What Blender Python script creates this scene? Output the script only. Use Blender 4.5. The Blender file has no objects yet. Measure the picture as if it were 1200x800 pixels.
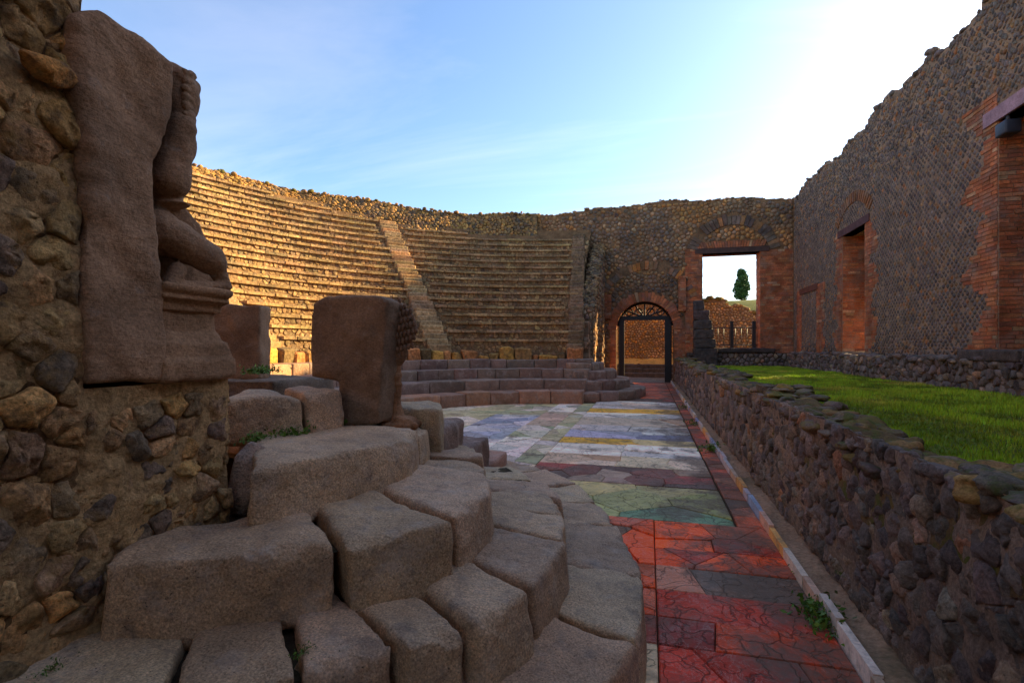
import bpy, bmesh, math, random
import numpy as np
from mathutils import Vector

random.seed(7)
rng = np.random.default_rng(7)
R = math.radians
scene = bpy.context.scene

# ------------------------------------------------------------------ camera
PHI = math.atan(160 / 600)          # the stage axis (+Y) vanishes 160 px right of centre
SN, CS = math.sin(PHI), math.cos(PHI)
EYE = 1.6
cam_d = bpy.data.cameras.new('camera')
cam_d.lens = 18.0; cam_d.sensor_width = 36.0
cam_d.shift_y = 8 / 1200
cam_d.clip_start = 0.05; cam_d.clip_end = 3000
cam = bpy.data.objects.new('camera', cam_d)
cam.location = (0, 0, EYE); cam.rotation_euler = (R(90), 0, PHI)
scene.collection.objects.link(cam)
scene.camera = cam

# ------------------------------------------------------------------ light
SUN_AZ, SUN_EL = R(50), R(21.5)       # azimuth from +Y towards +X
world = bpy.data.worlds.new('World'); scene.world = world; world.use_nodes = True
wn, wl = world.node_tree.nodes, world.node_tree.links
wn.clear()
wo = wn.new('ShaderNodeOutputWorld'); bg = wn.new('ShaderNodeBackground')
sky = wn.new('ShaderNodeTexSky'); sky.sky_type = 'NISHITA'; sky.sun_disc = False
sky.sun_elevation = SUN_EL; sky.sun_rotation = SUN_AZ
sky.air_density = 1.0; sky.dust_density = 1.3; sky.ozone_density = 3.5
bg.inputs['Strength'].default_value = 0.10
# thin high cirrus, laid on a plane far overhead
tc = wn.new('ShaderNodeTexCoord'); sep = wn.new('ShaderNodeSeparateXYZ')
wl.new(tc.outputs['Generated'], sep.inputs[0])
def wmath(op, a, b):
    n = wn.new('ShaderNodeMath'); n.operation = op
    for i, x in enumerate((a, b)):
        if isinstance(x, (int, float)): n.inputs[i].default_value = x
        else: wl.new(x, n.inputs[i])
    return n.outputs[0]
zz = wmath('ADD', wmath('MAXIMUM', sep.outputs[2], 0.0), 0.12)
cmb = wn.new('ShaderNodeCombineXYZ')
wl.new(wmath('DIVIDE', sep.outputs[0], zz), cmb.inputs[0]); wl.new(wmath('DIVIDE', sep.outputs[1], zz), cmb.inputs[1])
mp = wn.new('ShaderNodeMapping'); mp.inputs['Rotation'].default_value = (0, 0, R(35)); mp.inputs['Scale'].default_value = (0.55, 1.5, 1)
wl.new(cmb.outputs[0], mp.inputs[0])
n1 = wn.new('ShaderNodeTexNoise'); n1.inputs['Scale'].default_value = 0.9; n1.inputs['Detail'].default_value = 7; n1.inputs['Roughness'].default_value = 0.58; n1.inputs['Distortion'].default_value = 0.7
wl.new(mp.outputs[0], n1.inputs['Vector'])
cr = wn.new('ShaderNodeValToRGB'); cr.color_ramp.elements[0].position = 0.46; cr.color_ramp.elements[1].position = 0.70
wl.new(n1.outputs['Fac'], cr.inputs[0])
mx = wn.new('ShaderNodeMixRGB'); mx.blend_type = 'MIX'
brt = wn.new('ShaderNodeMixRGB'); brt.blend_type = 'ADD'; brt.inputs[0].default_value = 1; brt.inputs[2].default_value = (1.15, 0.85, 0.55, 1)
wl.new(sky.outputs[0], brt.inputs[1])
wl.new(wmath('MULTIPLY', cr.outputs[0], 0.6), mx.inputs[0]); wl.new(sky.outputs[0], mx.inputs[1]); wl.new(brt.outputs[0], mx.inputs[2])
wl.new(mx.outputs[0], bg.inputs['Color']); wl.new(bg.outputs[0], wo.inputs[0])

sun_d = bpy.data.lights.new('sun', 'SUN'); sun_d.energy = 4.6; sun_d.angle = R(0.6); sun_d.color = (1.0, 0.76, 0.36)
sun = bpy.data.objects.new('sun', sun_d)
sdir = Vector((math.sin(SUN_AZ) * math.cos(SUN_EL), math.cos(SUN_AZ) * math.cos(SUN_EL), math.sin(SUN_EL)))
sun.rotation_euler = sdir.to_track_quat('Z', 'Y').to_euler(); sun.location = (20, 20, 20)
scene.collection.objects.link(sun)
scene.view_settings.view_transform = 'Standard'
scene.view_settings.look = 'None'
scene.view_settings.exposure = 1.8
scene.view_settings.gamma = 1.0
scene.view_settings.use_curve_mapping = False

# ------------------------------------------------------------------ helpers
def ray(u, v):
    a = (u - 600) / 600
    return (-SN + a * CS, CS + a * SN, (408 - v) / 600)
def Pz(u, v, z):
    r = ray(u, v); t = (z - EYE) / r[2]; return (r[0] * t, r[1] * t, z)
def PX(u, v, X):
    r = ray(u, v); t = X / r[0]; return (X, r[1] * t, EYE + r[2] * t)
def PY(u, v, Y):
    r = ray(u, v); t = Y / r[1]; return (r[0] * t, Y, EYE + r[2] * t)
def project(p):
    t = -SN * p[0] + CS * p[1]; l = CS * p[0] + SN * p[1]
    if t < 0.05: return None
    return 600 + 600 * l / t, 408 - 600 * (p[2] - EYE) / t, t

def _hash(i, j, k):
    h = (i * 374761393 + j * 668265263 + k * 2147483647 + 1013904223) & 0xffffffff
    h = ((h ^ (h >> 13)) * 1274126177) & 0xffffffff
    h = h ^ (h >> 16)
    return (h & 0xffff) / 32767.5 - 1.0
_OFF = np.array([(a, b, c) for a in (0, 1) for b in (0, 1) for c in (0, 1)], dtype=np.int64)
def vnoise(P):
    P = np.asarray(P, dtype=float); I = np.floor(P).astype(np.int64); F = P - I
    W = F * F * F * (F * (F * 6 - 15) + 10)
    K = I[:, None, :] + _OFF
    wt = np.where(_OFF, W[:, None, :], 1 - W[:, None, :])
    return (_hash(K[..., 0], K[..., 1], K[..., 2]) * wt[..., 0] * wt[..., 1] * wt[..., 2]).sum(1)
def fbm(P, octv=3, gain=0.5):
    P = np.asarray(P, dtype=float); a = 1.0; s = 0
    for o in range(octv):
        s = s + a * vnoise(P * (2.03 ** o) + 17.3 * o); a *= gain
    return s

def mesh_from(name, V, F, C=None, smooth=True):
    me = bpy.data.meshes.new(name)
    me.from_pydata([tuple(p) for p in np.asarray(V).tolist()] if not isinstance(V, list) else V, [], F)
    if C is not None:
        at = me.color_attributes.new('col', 'FLOAT_COLOR', 'POINT')
        C = np.asarray(C, dtype=np.float32) * np.array([1.17, .955, .78], dtype=np.float32)
        if C.ndim == 1: C = np.tile(C, (len(me.vertices), 1))
        C4 = np.ones((len(me.vertices), 4), dtype=np.float32); C4[:, :3] = C[:, :3]
        at.data.foreach_set('color', C4.ravel())
    if smooth: me.polygons.foreach_set('use_smooth', [True] * len(me.polygons))
    me.update()
    return me

def link(name, me, mat=None, parent=None, center=True):
    """One mesh object; its origin goes to its own middle, and it hangs under parent (an unrotated empty)."""
    o = bpy.data.objects.new(name, me); scene.collection.objects.link(o)
    if mat is not None: me.materials.append(mat)
    c = np.zeros(3)
    if center and len(me.vertices):
        a = np.empty(len(me.vertices) * 3); me.vertices.foreach_get('co', a); a = a.reshape(-1, 3)
        c = (a.min(0) + a.max(0)) / 2; c[2] = a[:, 2].min()
        me.vertices.foreach_set('co', (a - c).ravel()); me.update()
    if parent is not None:
        o.parent = parent; c = c - np.array(WORLD[parent.name])
        WORLD[o.name] = tuple(c + np.array(WORLD[parent.name]))
    else: WORLD[o.name] = tuple(c)
    o.location = c
    return o
WORLD = {}
def empty(name, loc, label, cat, group=None):
    o = bpy.data.objects.new(name, None); scene.collection.objects.link(o)
    o.location = loc; o.empty_display_size = 0.2; WORLD[o.name] = tuple(loc)
    o['label'] = label; o['category'] = cat
    if group: o['group'] = group
    return o
def tag(o, label, cat, group=None):
    o['label'] = label; o['category'] = cat
    if group: o['group'] = group
    return o
def setting(o, kind='structure', label=None, cat=None):
    o['kind'] = kind
    if label: o['label'] = label
    if cat: o['category'] = cat
    return o

def emit(pieces, name, stuff, parent, mat, limit=300, minpx=9, smooth=True):
    """pieces: (V, F, colour). The largest in view become objects of their own, the rest one joined part."""
    sc = []
    for i, (V, F, C) in enumerate(pieces):
        c = V.mean(0); pr = project(c); px = 0
        if pr:
            ext = V.max(0) - V.min(0)
            s = 600 * sorted(ext)[1] / pr[2]
            if -40 < pr[0] < 1240 and -40 < pr[1] < 840: px = s
        sc.append(px)
    order = sorted(range(len(pieces)), key=lambda i: -sc[i])
    solo = [i for i in order[:limit] if sc[i] >= minpx]; ss = set(solo)
    for i in solo:
        V, F, C = pieces[i]
        link(name, mesh_from(name, V, F, C, smooth), mat, parent)
    rest = [i for i in range(len(pieces)) if i not in ss]
    if rest:
        Vs, Fs, Cs, n = [], [], [], 0
        for i in rest:
            V, F, C = pieces[i]
            Vs.append(V); Fs += [tuple(k + n for k in f) for f in F]
            C = np.asarray(C, dtype=float); Cs.append(np.tile(C, (len(V), 1)) if C.ndim == 1 else C); n += len(V)
        o = link(stuff, mesh_from(stuff, np.concatenate(Vs), Fs, np.concatenate(Cs), smooth), mat, parent)
        o['kind'] = 'stuff'

BOXF = [(0, 3, 2, 1), (4, 5, 6, 7), (0, 1, 5, 4), (1, 2, 6, 5), (2, 3, 7, 6), (3, 0, 4, 7)]
def box(x0, x1, y0, y1, z0, z1):
    return np.array([(x0, y0, z0), (x1, y0, z0), (x1, y1, z0), (x0, y1, z0), (x0, y0, z1), (x1, y0, z1), (x1, y1, z1), (x0, y1, z1)], dtype=float), list(BOXF)
def bar(p, q, r, n=8, r2=None):
    p, q = Vector(p), Vector(q); d = (q - p).normalized()
    a = d.orthogonal().normalized(); b = d.cross(a); r2 = r if r2 is None else r2
    V = [tuple(p + (a * math.cos(2 * math.pi * k / n) + b * math.sin(2 * math.pi * k / n)) * r) for k in range(n)]
    V += [tuple(q + (a * math.cos(2 * math.pi * k / n) + b * math.sin(2 * math.pi * k / n)) * r2) for k in range(n)]
    F = [(k, (k + 1) % n, n + (k + 1) % n, n + k) for k in range(n)] + [tuple(range(n - 1, -1, -1)), tuple(range(n, 2 * n))]
    return np.array(V), F
def join(parts):
    Vs, Fs, n = [], [], 0
    for V, F in parts:
        Vs.append(np.asarray(V)); Fs += [tuple(k + n for k in f) for f in F]; n += len(V)
    return np.concatenate(Vs), Fs
def ball(c, r, rot=None, nu=16, nv=10):
    """ellipsoid; r = 3 radii; rot = matrix columns"""
    V = [(0, 0, -1)]
    for j in range(1, nv):
        t = math.pi * j / nv - math.pi / 2
        V += [(math.cos(t) * math.cos(2 * math.pi * i / nu), math.cos(t) * math.sin(2 * math.pi * i / nu), math.sin(t)) for i in range(nu)]
    V.append((0, 0, 1)); V = np.array(V) * np.array(r)
    if rot is not None: V = V @ np.array(rot).T
    F = [(0, 1 + (i + 1) % nu, 1 + i) for i in range(nu)]
    for j in range(nv - 2):
        a = 1 + j * nu
        F += [(a + i, a + (i + 1) % nu, a + nu + (i + 1) % nu, a + nu + i) for i in range(nu)]
    a = 1 + (nv - 2) * nu; F += [(a + i, a + (i + 1) % nu, len(V) - 1) for i in range(nu)]
    return V + np.array(c), F
def capsule(p, q, r1, r2=None, k=5):
    r2 = r1 if r2 is None else r2
    p, q = np.array(p, float), np.array(q, float)
    out = [bar(p, q, r1, 14, r2), ball(p, (r1,) * 3), ball(q, (r2,) * 3)]
    return out

def worn(parts, voxel, smooth, disp, freq, name='stone', octv=4, seed=0.0):
    """union of closed shapes -> voxel skin -> worn edges -> rough skin. Returns V, F."""
    V, F = join(parts)
    me = bpy.data.meshes.new('tmp'); me.from_pydata(V.tolist(), [], F)
    o = bpy.data.objects.new('tmp', me); scene.collection.objects.link(o)
    m = o.modifiers.new('r', 'REMESH'); m.mode = 'VOXEL'; m.voxel_size = voxel
    if smooth:
        s = o.modifiers.new('s', 'SMOOTH'); s.factor = 0.5; s.iterations = smooth
    dg = bpy.context.evaluated_depsgraph_get(); ev = o.evaluated_get(dg); em = ev.to_mesh()
    n = len(em.vertices); co = np.empty(n * 3); em.vertices.foreach_get('co', co); co = co.reshape(-1, 3)
    no = np.empty(n * 3); em.vertices.foreach_get('normal', no); no = no.reshape(-1, 3)
    Fo = [tuple(p.vertices) for p in em.polygons]
    ev.to_mesh_clear(); bpy.data.objects.remove(o); bpy.data.meshes.remove(me)
    d = disp * fbm(co * freq + seed, octv, 0.55)
    return co + no * d[:, None], Fo

def clip_poly(poly, px, py, nx, ny):
    out = []; n = len(poly)
    for i in range(n):
        a, b = poly[i], poly[(i + 1) % n]
        da = (a[0] - px) * nx + (a[1] - py) * ny; db = (b[0] - px) * nx + (b[1] - py) * ny
        if da <= 0: out.append(a)
        if (da < 0 < db) or (db < 0 < da):
            t = da / (da - db); out.append((a[0] + (b[0] - a[0]) * t, a[1] + (b[1] - a[1]) * t))
    return out
def voronoi(pts, rect):
    """cells of 2-D points inside a rectangle"""
    P = np.asarray(pts); n = len(P); cells = []
    x0, x1, y0, y1 = rect
    g = max(1e-6, math.sqrt((x1 - x0) * (y1 - y0) / max(n, 1)) * 1.5)
    grid = {}
    for i, p in enumerate(P): grid.setdefault((int(p[0] // g), int(p[1] // g)), []).append(i)
    for i in range(n):
        gx, gy = int(P[i, 0] // g), int(P[i, 1] // g)
        nb = [j for ax in range(-2, 3) for ay in range(-2, 3) for j in grid.get((gx + ax, gy + ay), ()) if j != i]
        nb.sort(key=lambda j: (P[j, 0] - P[i, 0]) ** 2 + (P[j, 1] - P[i, 1]) ** 2)
        poly = [(x0, y0), (x1, y0), (x1, y1), (x0, y1)]
        for j in nb[:24]:
            dx, dy = P[j] - P[i]; dd = math.hypot(dx, dy)
            if dd < 1e-9: continue
            poly = clip_poly(poly, P[i, 0] + dx / 2, P[i, 1] + dy / 2, dx / dd, dy / dd)
            if len(poly) < 3: break
            if dd / 2 > max(math.hypot(p[0] - P[i, 0], p[1] - P[i, 1]) for p in poly): break
        cells.append(poly if len(poly) >= 3 else None)
    return cells
def scatter(rect, step, jit=0.42, ax=1.0):
    """jittered, staggered grid of points; ax = stretch along the first axis"""
    x0, x1, y0, y1 = rect; out = []
    ny = max(1, round((y1 - y0) / step)); sy = (y1 - y0) / ny
    nx = max(1, round((x1 - x0) / (step * ax))); sx = (x1 - x0) / nx
    for j in range(ny):
        for i in range(nx):
            out.append((x0 + (i + 0.5 + 0.5 * (j % 2) - 0.25 + random.uniform(-jit, jit)) * sx, y0 + (j + 0.5 + random.uniform(-jit, jit)) * sy))
    return out
def darts(rect, r0, r1, seed=1, skew=1.7):
    """points of mixed spacing: large stones first, small ones in the gaps"""
    x0, x1, y0, y1 = rect; rs_ = np.random.default_rng(seed); g = r1; grid = {}; out = []
    n = int((x1 - x0) * (y1 - y0) / (r0 * r0) * 3)
    for k in range(n):
        x, y = rs_.uniform(x0, x1), rs_.uniform(y0, y1)
        r_ = r1 + (r0 - r1) * min(1, (k / n * 1.4)) ** (1 / skew) * rs_.uniform(.75, 1)
        gx, gy = int(x // g), int(y // g); ok = True
        for ax in (-1, 0, 1):
            for ay in (-1, 0, 1):
                for q in grid.get((gx + ax, gy + ay), ()):
                    if (q[0] - x) ** 2 + (q[1] - y) ** 2 < ((r_ + q[2]) / 2) ** 2: ok = False; break
        if ok: grid.setdefault((gx, gy), []).append((x, y, r_)); out.append((x, y))
    return out
def chaikin(poly, it=1, k=0.25):
    for _ in range(it):
        q = []
        for i in range(len(poly)):
            a, b = poly[i], poly[(i + 1) % len(poly)]
            q.append((a[0] + (b[0] - a[0]) * k, a[1] + (b[1] - a[1]) * k)); q.append((b[0] - (b[0] - a[0]) * k, b[1] - (b[1] - a[1]) * k))
        poly = q
    return poly
def resample(poly, n):
    L = [0]; m = len(poly)
    for i in range(m): L.append(L[-1] + math.dist(poly[i], poly[(i + 1) % m]))
    out = []; k = 0
    for s in range(n):
        t = L[-1] * s / n
        while L[k + 1] < t: k += 1
        f = (t - L[k]) / max(1e-9, L[k + 1] - L[k]); a, b = poly[k % m], poly[(k + 1) % m]
        out.append((a[0] + (b[0] - a[0]) * f, a[1] + (b[1] - a[1]) * f))
    return out
def area(poly):
    return 0.5 * sum(poly[i][0] * poly[(i + 1) % len(poly)][1] - poly[(i + 1) % len(poly)][0] * poly[i][1] for i in range(len(poly)))

def facing_stone(poly, frame, h, gap, n=10, rings=3, rough=0.0, round_=1, sink=0.03, tilt=0.15, ctr=None):
    """a stone standing proud of a wall: outline poly in wall coordinates, frame(u, v, d) -> world"""
    poly = chaikin(poly, round_, 0.17)
    cx = sum(p[0] for p in poly) / len(poly); cy = sum(p[1] for p in poly) / len(poly)
    sz = math.sqrt(abs(area(poly)))
    if sz < gap * 1.6: return None
    f = 1 - gap / sz
    pts = np.array(resample(poly, n)); pts = (pts - (cx, cy)) * f
    prof = {2: [(1, -1), (0.9, 0.9)], 3: [(1.0, -1), (0.97, 0.6), (0.80, 0.97)], 4: [(1.0, -1), (0.99, 0.45), (0.90, 0.9), (0.55, 1.0)],
            6: [(1.0, -1), (1.0, 0.35), (0.965, 0.72), (0.87, 0.95), (0.6, 1.0), (0.3, 1.0)]}[rings]
    tx, ty = random.uniform(-tilt, tilt), random.uniform(-tilt, tilt)
    U, W, D = [], [], []
    for s, d in prof:
        for p in pts:
            U.append(cx + p[0] * s); W.append(cy + p[1] * s)
            D.append(-sink if d < 0 else h * d + (p[0] * tx + p[1] * ty) * s)
    U.append(cx); W.append(cy); D.append(h * 1.0)
    U, W, D = np.array(U), np.array(W), np.array(D)
    if rough and n < 10:
        D = D + np.where(D > -sink * 0.9, rng.normal(0, rough * .55, len(D)), 0)
    elif rough:
        nz = fbm(np.stack([U * 11, W * 11, D * 9 + cx * 3.1], 1), 4, 0.65)
        nz = nz - 0.5 * np.abs(fbm(np.stack([U * 17 + 9, W * 17, D * 9], 1), 2, 0.6))
        D = D + np.where(D > -sink * 0.9, nz * rough, 0)
        if rings == 6:
            for _ in range(4):
                an = random.uniform(0, 6.283); sl = random.uniform(.25, .75); lim = h * random.uniform(.72, 1.05)
                D = np.minimum(D, lim + sl * (sz * .22 - (math.cos(an) * (U - cx) + math.sin(an) * (W - cy))))
            D = D + np.where(D > -sink * .9, fbm(np.stack([U * 38, W * 38, D * 9], 1), 2, .6) * rough * .22, 0)
        nx_ = fbm(np.stack([U * 12 + 31, W * 12, D * 5], 1), 2); ny_ = fbm(np.stack([U * 12, W * 12 + 57, D * 5], 1), 2)
        U = U + nx_ * rough * 0.5; W = W + ny_ * rough * 0.5
    V = frame(U, W, D)
    F = []; nr = len(prof)
    for r_ in range(nr - 1):
        for k in range(n):
            F.append((r_ * n + k, r_ * n + (k + 1) % n, (r_ + 1) * n + (k + 1) % n, (r_ + 1) * n + k))
    for k in range(n): F.append(((nr - 1) * n + k, (nr - 1) * n + (k + 1) % n, nr * n))
    return V, F

def plane_frame(o, u, v, n):
    o, u, v, n = (np.array(x, float) for x in (o, u, v, n))
    return lambda U, W, D: o + U[:, None] * u + W[:, None] * v + D[:, None] * n
def fix_orient(V, F, n):
    """flip faces so that the piece's faces look out of the wall"""
    return F

def rock(c, r, seed, squash=(1, 1, 1), nu=10, nv=6, rough=0.3):
    V, F = ball((0, 0, 0), (1, 1, 1), None, nu, nv)
    d = 1 + rough * fbm(V * 1.3 + seed * 7.7, 2)
    # a few flat faces, as a broken stone has
    rs = np.random.default_rng(int(seed * 1000) % 99991)
    for _ in range(5):
        nrm = rs.normal(size=3); nrm /= np.linalg.norm(nrm); lim = rs.uniform(0.6, 0.9)
        pr = (V * d[:, None]) @ nrm; over = np.clip(pr - lim, 0, None); V = V - 0 * V
        V = (V * d[:, None] - over[:, None] * nrm); d = np.ones(len(V))
    return V * d[:, None] * r * np.array(squash) + np.array(c), F

def vary(c, a=0.2, h=0.06):
    k = 1 + random.uniform(-a, a)
    return tuple(max(0.005, x * k * (1 + random.uniform(-h, h))) for x in c)
def pick(pal):
    w = [p[0] for p in pal]; return vary(random.choices(pal, w)[0][1])

# ------------------------------------------------------------------ materials
def nodes_of(name):
    m = bpy.data.materials.new(name); m.use_nodes = True
    nt = m.node_tree; b = nt.nodes['Principled BSDF']
    return m, nt, b
class NT:
    def __init__(s, nt): s.nt = nt; s.pos = None
    def P(s):
        if s.pos is None: s.pos = s.nt.nodes.new('ShaderNodeNewGeometry')
        return s.pos.outputs['Position']
    def link(s, a, b): s.nt.links.new(a, b)
    def noise(s, scale, detail=4, rough=0.55, dist=0.0, vec=None):
        n = s.nt.nodes.new('ShaderNodeTexNoise'); n.inputs['Scale'].default_value = scale; n.inputs['Detail'].default_value = detail
        n.inputs['Roughness'].default_value = rough; n.inputs['Distortion'].default_value = dist
        s.link(vec or s.P(), n.inputs['Vector']); return n.outputs['Fac']
    def vor(s, scale, feature='F1', rand=1.0, vec=None):
        n = s.nt.nodes.new('ShaderNodeTexVoronoi'); n.inputs['Scale'].default_value = scale; n.feature = feature; n.inputs['Randomness'].default_value = rand
        s.link(vec or s.P(), n.inputs['Vector']); return n.outputs
    def ramp(s, src, p0, p1, c0=(0, 0, 0), c1=(1, 1, 1)):
        n = s.nt.nodes.new('ShaderNodeValToRGB'); e = n.color_ramp.elements
        e[0].position = p0; e[1].position = p1; e[0].color = (*c0, 1); e[1].color = (*c1, 1)
        s.link(src, n.inputs[0]); return n.outputs[0]
    def mix(s, fac, a, b, mode='MIX'):
        n = s.nt.nodes.new('ShaderNodeMixRGB'); n.blend_type = mode
        for i, x in enumerate((fac, a, b)):
            if isinstance(x, (int, float)): n.inputs[i].default_value = x
            elif isinstance(x, tuple): n.inputs[i].default_value = (*x, 1)
            else: s.link(x, n.inputs[i])
        return n.outputs[0]
    def math(s, op, a, b=0.0):
        n = s.nt.nodes.new('ShaderNodeMath'); n.operation = op
        for i, x in enumerate((a, b)):
            if isinstance(x, (int, float)): n.inputs[i].default_value = x
            else: s.link(x, n.inputs[i])
        return n.outputs[0]
    def attr(s):
        n = s.nt.nodes.new('ShaderNodeAttribute'); n.attribute_name = 'col'; return n.outputs['Color']
    def bump(s, h, strength, dist, prev=None):
        n = s.nt.nodes.new('ShaderNodeBump'); n.inputs['Strength'].default_value = strength; n.inputs['Distance'].default_value = dist
        s.link(h, n.inputs['Height'])
        if prev is not None: s.link(prev, n.inputs['Normal'])
        return n.outputs[0]
def rockmat(name, *a, tool=0.0, **k):
    m = _rockmat(name, *a, **k)
    if tool:
        t = NT(m.node_tree); b = m.node_tree.nodes['Principled BSDF']
        mp_ = m.node_tree.nodes.new('ShaderNodeMapping'); mp_.inputs['Rotation'].default_value = (R(35), 0, 0); mp_.inputs['Scale'].default_value = (40, 22, 95)
        t.link(t.P(), mp_.inputs[0]); h = t.noise(1.0, 5, .6, .3, mp_.outputs[0])
        prev = b.inputs['Normal'].links[0].from_socket; c0 = b.inputs['Base Color'].links[0].from_socket
        t.link(t.bump(h, tool, .012, prev), b.inputs['Normal'])
        t.link(t.mix(1.0, c0, t.ramp(h, .3, .7, (.86,) * 3, (1.12,) * 3), 'MULTIPLY'), b.inputs['Base Color'])
    return m
def _rockmat(name, big=2.2, fine=45, lo=0.6, hi=1.35, flo=0.65, fhi=1.3, bump=0.6, bdist=0.012, pores=0, pore_scale=90, tint=None, tint_p=(0.55, 0.7), tint_scale=6, rough=0.9, spec=0.25):
    m, nt, b = nodes_of(name); t = NT(nt)
    c = t.attr()
    c = t.mix(1.0, c, t.ramp(t.noise(big, 5, 0.6), 0.3, 0.7, (lo,) * 3, (hi,) * 3), 'MULTIPLY')
    c = t.mix(1.0, c, t.ramp(t.noise(fine, 6, 0.7), 0.3, 0.7, (flo,) * 3, (fhi,) * 3), 'MULTIPLY')
    if tint:
        for i, (tc_, amt) in enumerate(tint):
            c = t.mix(t.math('MULTIPLY', t.ramp(t.noise(tint_scale * (1 + 0.7 * i), 7, 0.7), *tint_p), amt), c, tc_)
    h = t.noise(fine * 0.45, 8, 0.72)
    nrm = t.bump(h, bump, bdist)
    if pores:
        v = t.vor(pore_scale)[0]; pm = t.ramp(v, 0.05, 0.22)
        gate = t.ramp(t.noise(pore_scale * 0.35, 2), 0.5, 0.6)
        pm2 = t.mix(gate, (1, 1, 1), pm)
        c = t.mix(pores, c, t.mix(1.0, c, pm2, 'MULTIPLY'))
        nrm = t.bump(pm2, 0.5, 0.006, nrm)
    t.link(c, b.inputs['Base Color']); t.link(nrm, b.inputs['Normal'])
    b.inputs['Roughness'].default_value = rough; b.inputs['Specular IOR Level'].default_value = spec
    return m
M = {}
M['lava'] = rockmat('lava_step_stone', 2.6, 110, 0.7, 1.25, 0.35, 1.65, 1.0, 0.012, 1.0, 60, [((0.50, 0.39, 0.31), 0.45), ((0.15, 0.115, 0.095), 0.55)], (0.52, 0.68), 5, 0.72, 0.3)
def roughen(m, scale, dist, crack=0.0):
    t = NT(m.node_tree); b = m.node_tree.nodes['Principled BSDF']
    prev = b.inputs['Normal'].links[0].from_socket; nrm = t.bump(t.noise(scale, 6, .62), .9, dist, prev)
    if crack:
        nz_ = t.nt.nodes.new('ShaderNodeTexNoise'); nz_.inputs['Scale'].default_value = 4; nz_.inputs['Detail'].default_value = 5; t.link(t.P(), nz_.inputs['Vector'])
        dv = t.nt.nodes.new('ShaderNodeVectorMath'); dv.operation = 'MULTIPLY_ADD'; dv.inputs[1].default_value = (.5, .5, .5); t.link(nz_.outputs['Color'], dv.inputs[0]); t.link(t.P(), dv.inputs[2])
        ck = t.ramp(t.vor(1.5, 'DISTANCE_TO_EDGE', 1.0, dv.outputs[0])[0], 0.0, .006, (1, 1, 1), (0, 0, 0))
        ck = t.math('MULTIPLY', ck, t.ramp(t.noise(1.9, 2), .5, .56))
        nrm = t.bump(ck, .9, -.015, nrm)
        c0 = b.inputs['Base Color'].links[0].from_socket
        t.link(t.mix(t.math('MULTIPLY', ck, crack), c0, (.06, .045, .035)), b.inputs['Base Color'])
    t.link(nrm, b.inputs['Normal'])
roughen(M['lava'], 13, .03, 0)
M['carved'] = rockmat('carved_tuff', 3.0, 80, 0.65, 1.35, 0.6, 1.4, 0.9, 0.010, 0.5, 110, [((0.30, 0.15, 0.06), 0.35), ((0.36, 0.32, 0.28), 0.35)], (0.58, 0.72), 7, 0.9, 0.2, tool=.35)
M['rubble'] = rockmat('wall_rubble', 6, 55, 0.5, 1.5, 0.4, 1.6, 1.0, 0.035, 0.6, 45, [((0.40, 0.225, 0.07), 0.7), ((0.06, 0.05, 0.045), 0.6)], (0.5, 0.66), 9, 0.92, 0.2)
M['dark_rubble'] = rockmat('lava_rubble', 5, 60, 0.55, 1.45, 0.45, 1.55, 1.0, 0.025, 0.6, 55, [((0.22, 0.15, 0.09), 0.5)], (0.55, 0.7), 6, 0.85, 0.25)
M['moss_rubble'] = rockmat('mossy_rubble', 4, 60, 0.6, 1.4, 0.5, 1.5, 1.0, 0.014, 0.3, 70, [((0.17, 0.12, 0.02), 0.75), ((0.08, 0.10, 0.015), 0.7)], (0.5, 0.6), 4, 0.95, 0.15)
M['mortar'] = rockmat('lime_mortar', 3, 50, 0.6, 1.35, 0.5, 1.5, 1.0, 0.03, 0.4, 40, [((0.23, 0.14, 0.06), 0.5)], (0.5, 0.7), 6, 0.95, 0.15)
M['far_stone'] = rockmat('seat_tuff', 1.3, 12, 0.6, 1.4, 0.35, 1.65, 1.0, 0.05, 0, 60, [((0.15, 0.105, 0.06), 0.6), ((0.45, 0.24, 0.06), 0.3)], (0.5, 0.68), 3.2, 0.95, 0.1)
M['far_wall'] = rockmat('far_wall_stone', 0.8, 9, 0.6, 1.4, 0.4, 1.6, 1.0, 0.05, 0, 60, [((0.42, 0.20, 0.055), 0.6), ((0.10, 0.085, 0.075), 0.5)], (0.5, 0.64), 0.7, 0.95, 0.1)
M['brick'] = rockmat('roman_brick', 2.0, 30, 0.6, 1.3, 0.6, 1.4, 0.8, 0.012, 0, 60, [((0.17, 0.115, 0.085), 0.65), ((0.42, 0.30, 0.21), 0.4)], (0.5, 0.66), 1.7, 0.9, 0.15)
M['earth'] = rockmat('bare_earth', 1.0, 30, 0.7, 1.3, 0.6, 1.4, 1.0, 0.02, 0, 60, [((0.09, 0.09, 0.03), 0.5)], (0.5, 0.65), 1.4, 0.95, 0.1)
M['wood'] = rockmat('old_wood', 6, 40, 0.7, 1.3, 0.7, 1.3, 0.6, 0.006, 0, 60, None, (0.5, 0.7), 5, 0.75, 0.2)
M['leaf'] = rockmat('leaf', 4, 30, 0.7, 1.3, 0.8, 1.2, 0.1, 0.002, 0, 60, None, (0.5, 0.7), 5, 0.6, 0.3)
M['iron'] = rockmat('painted_iron', 6, 60, 0.8, 1.2, 0.8, 1.2, 0.2, 0.002, 0, 60, None, (0.5, 0.7), 5, 0.5, 0.4)
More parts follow.
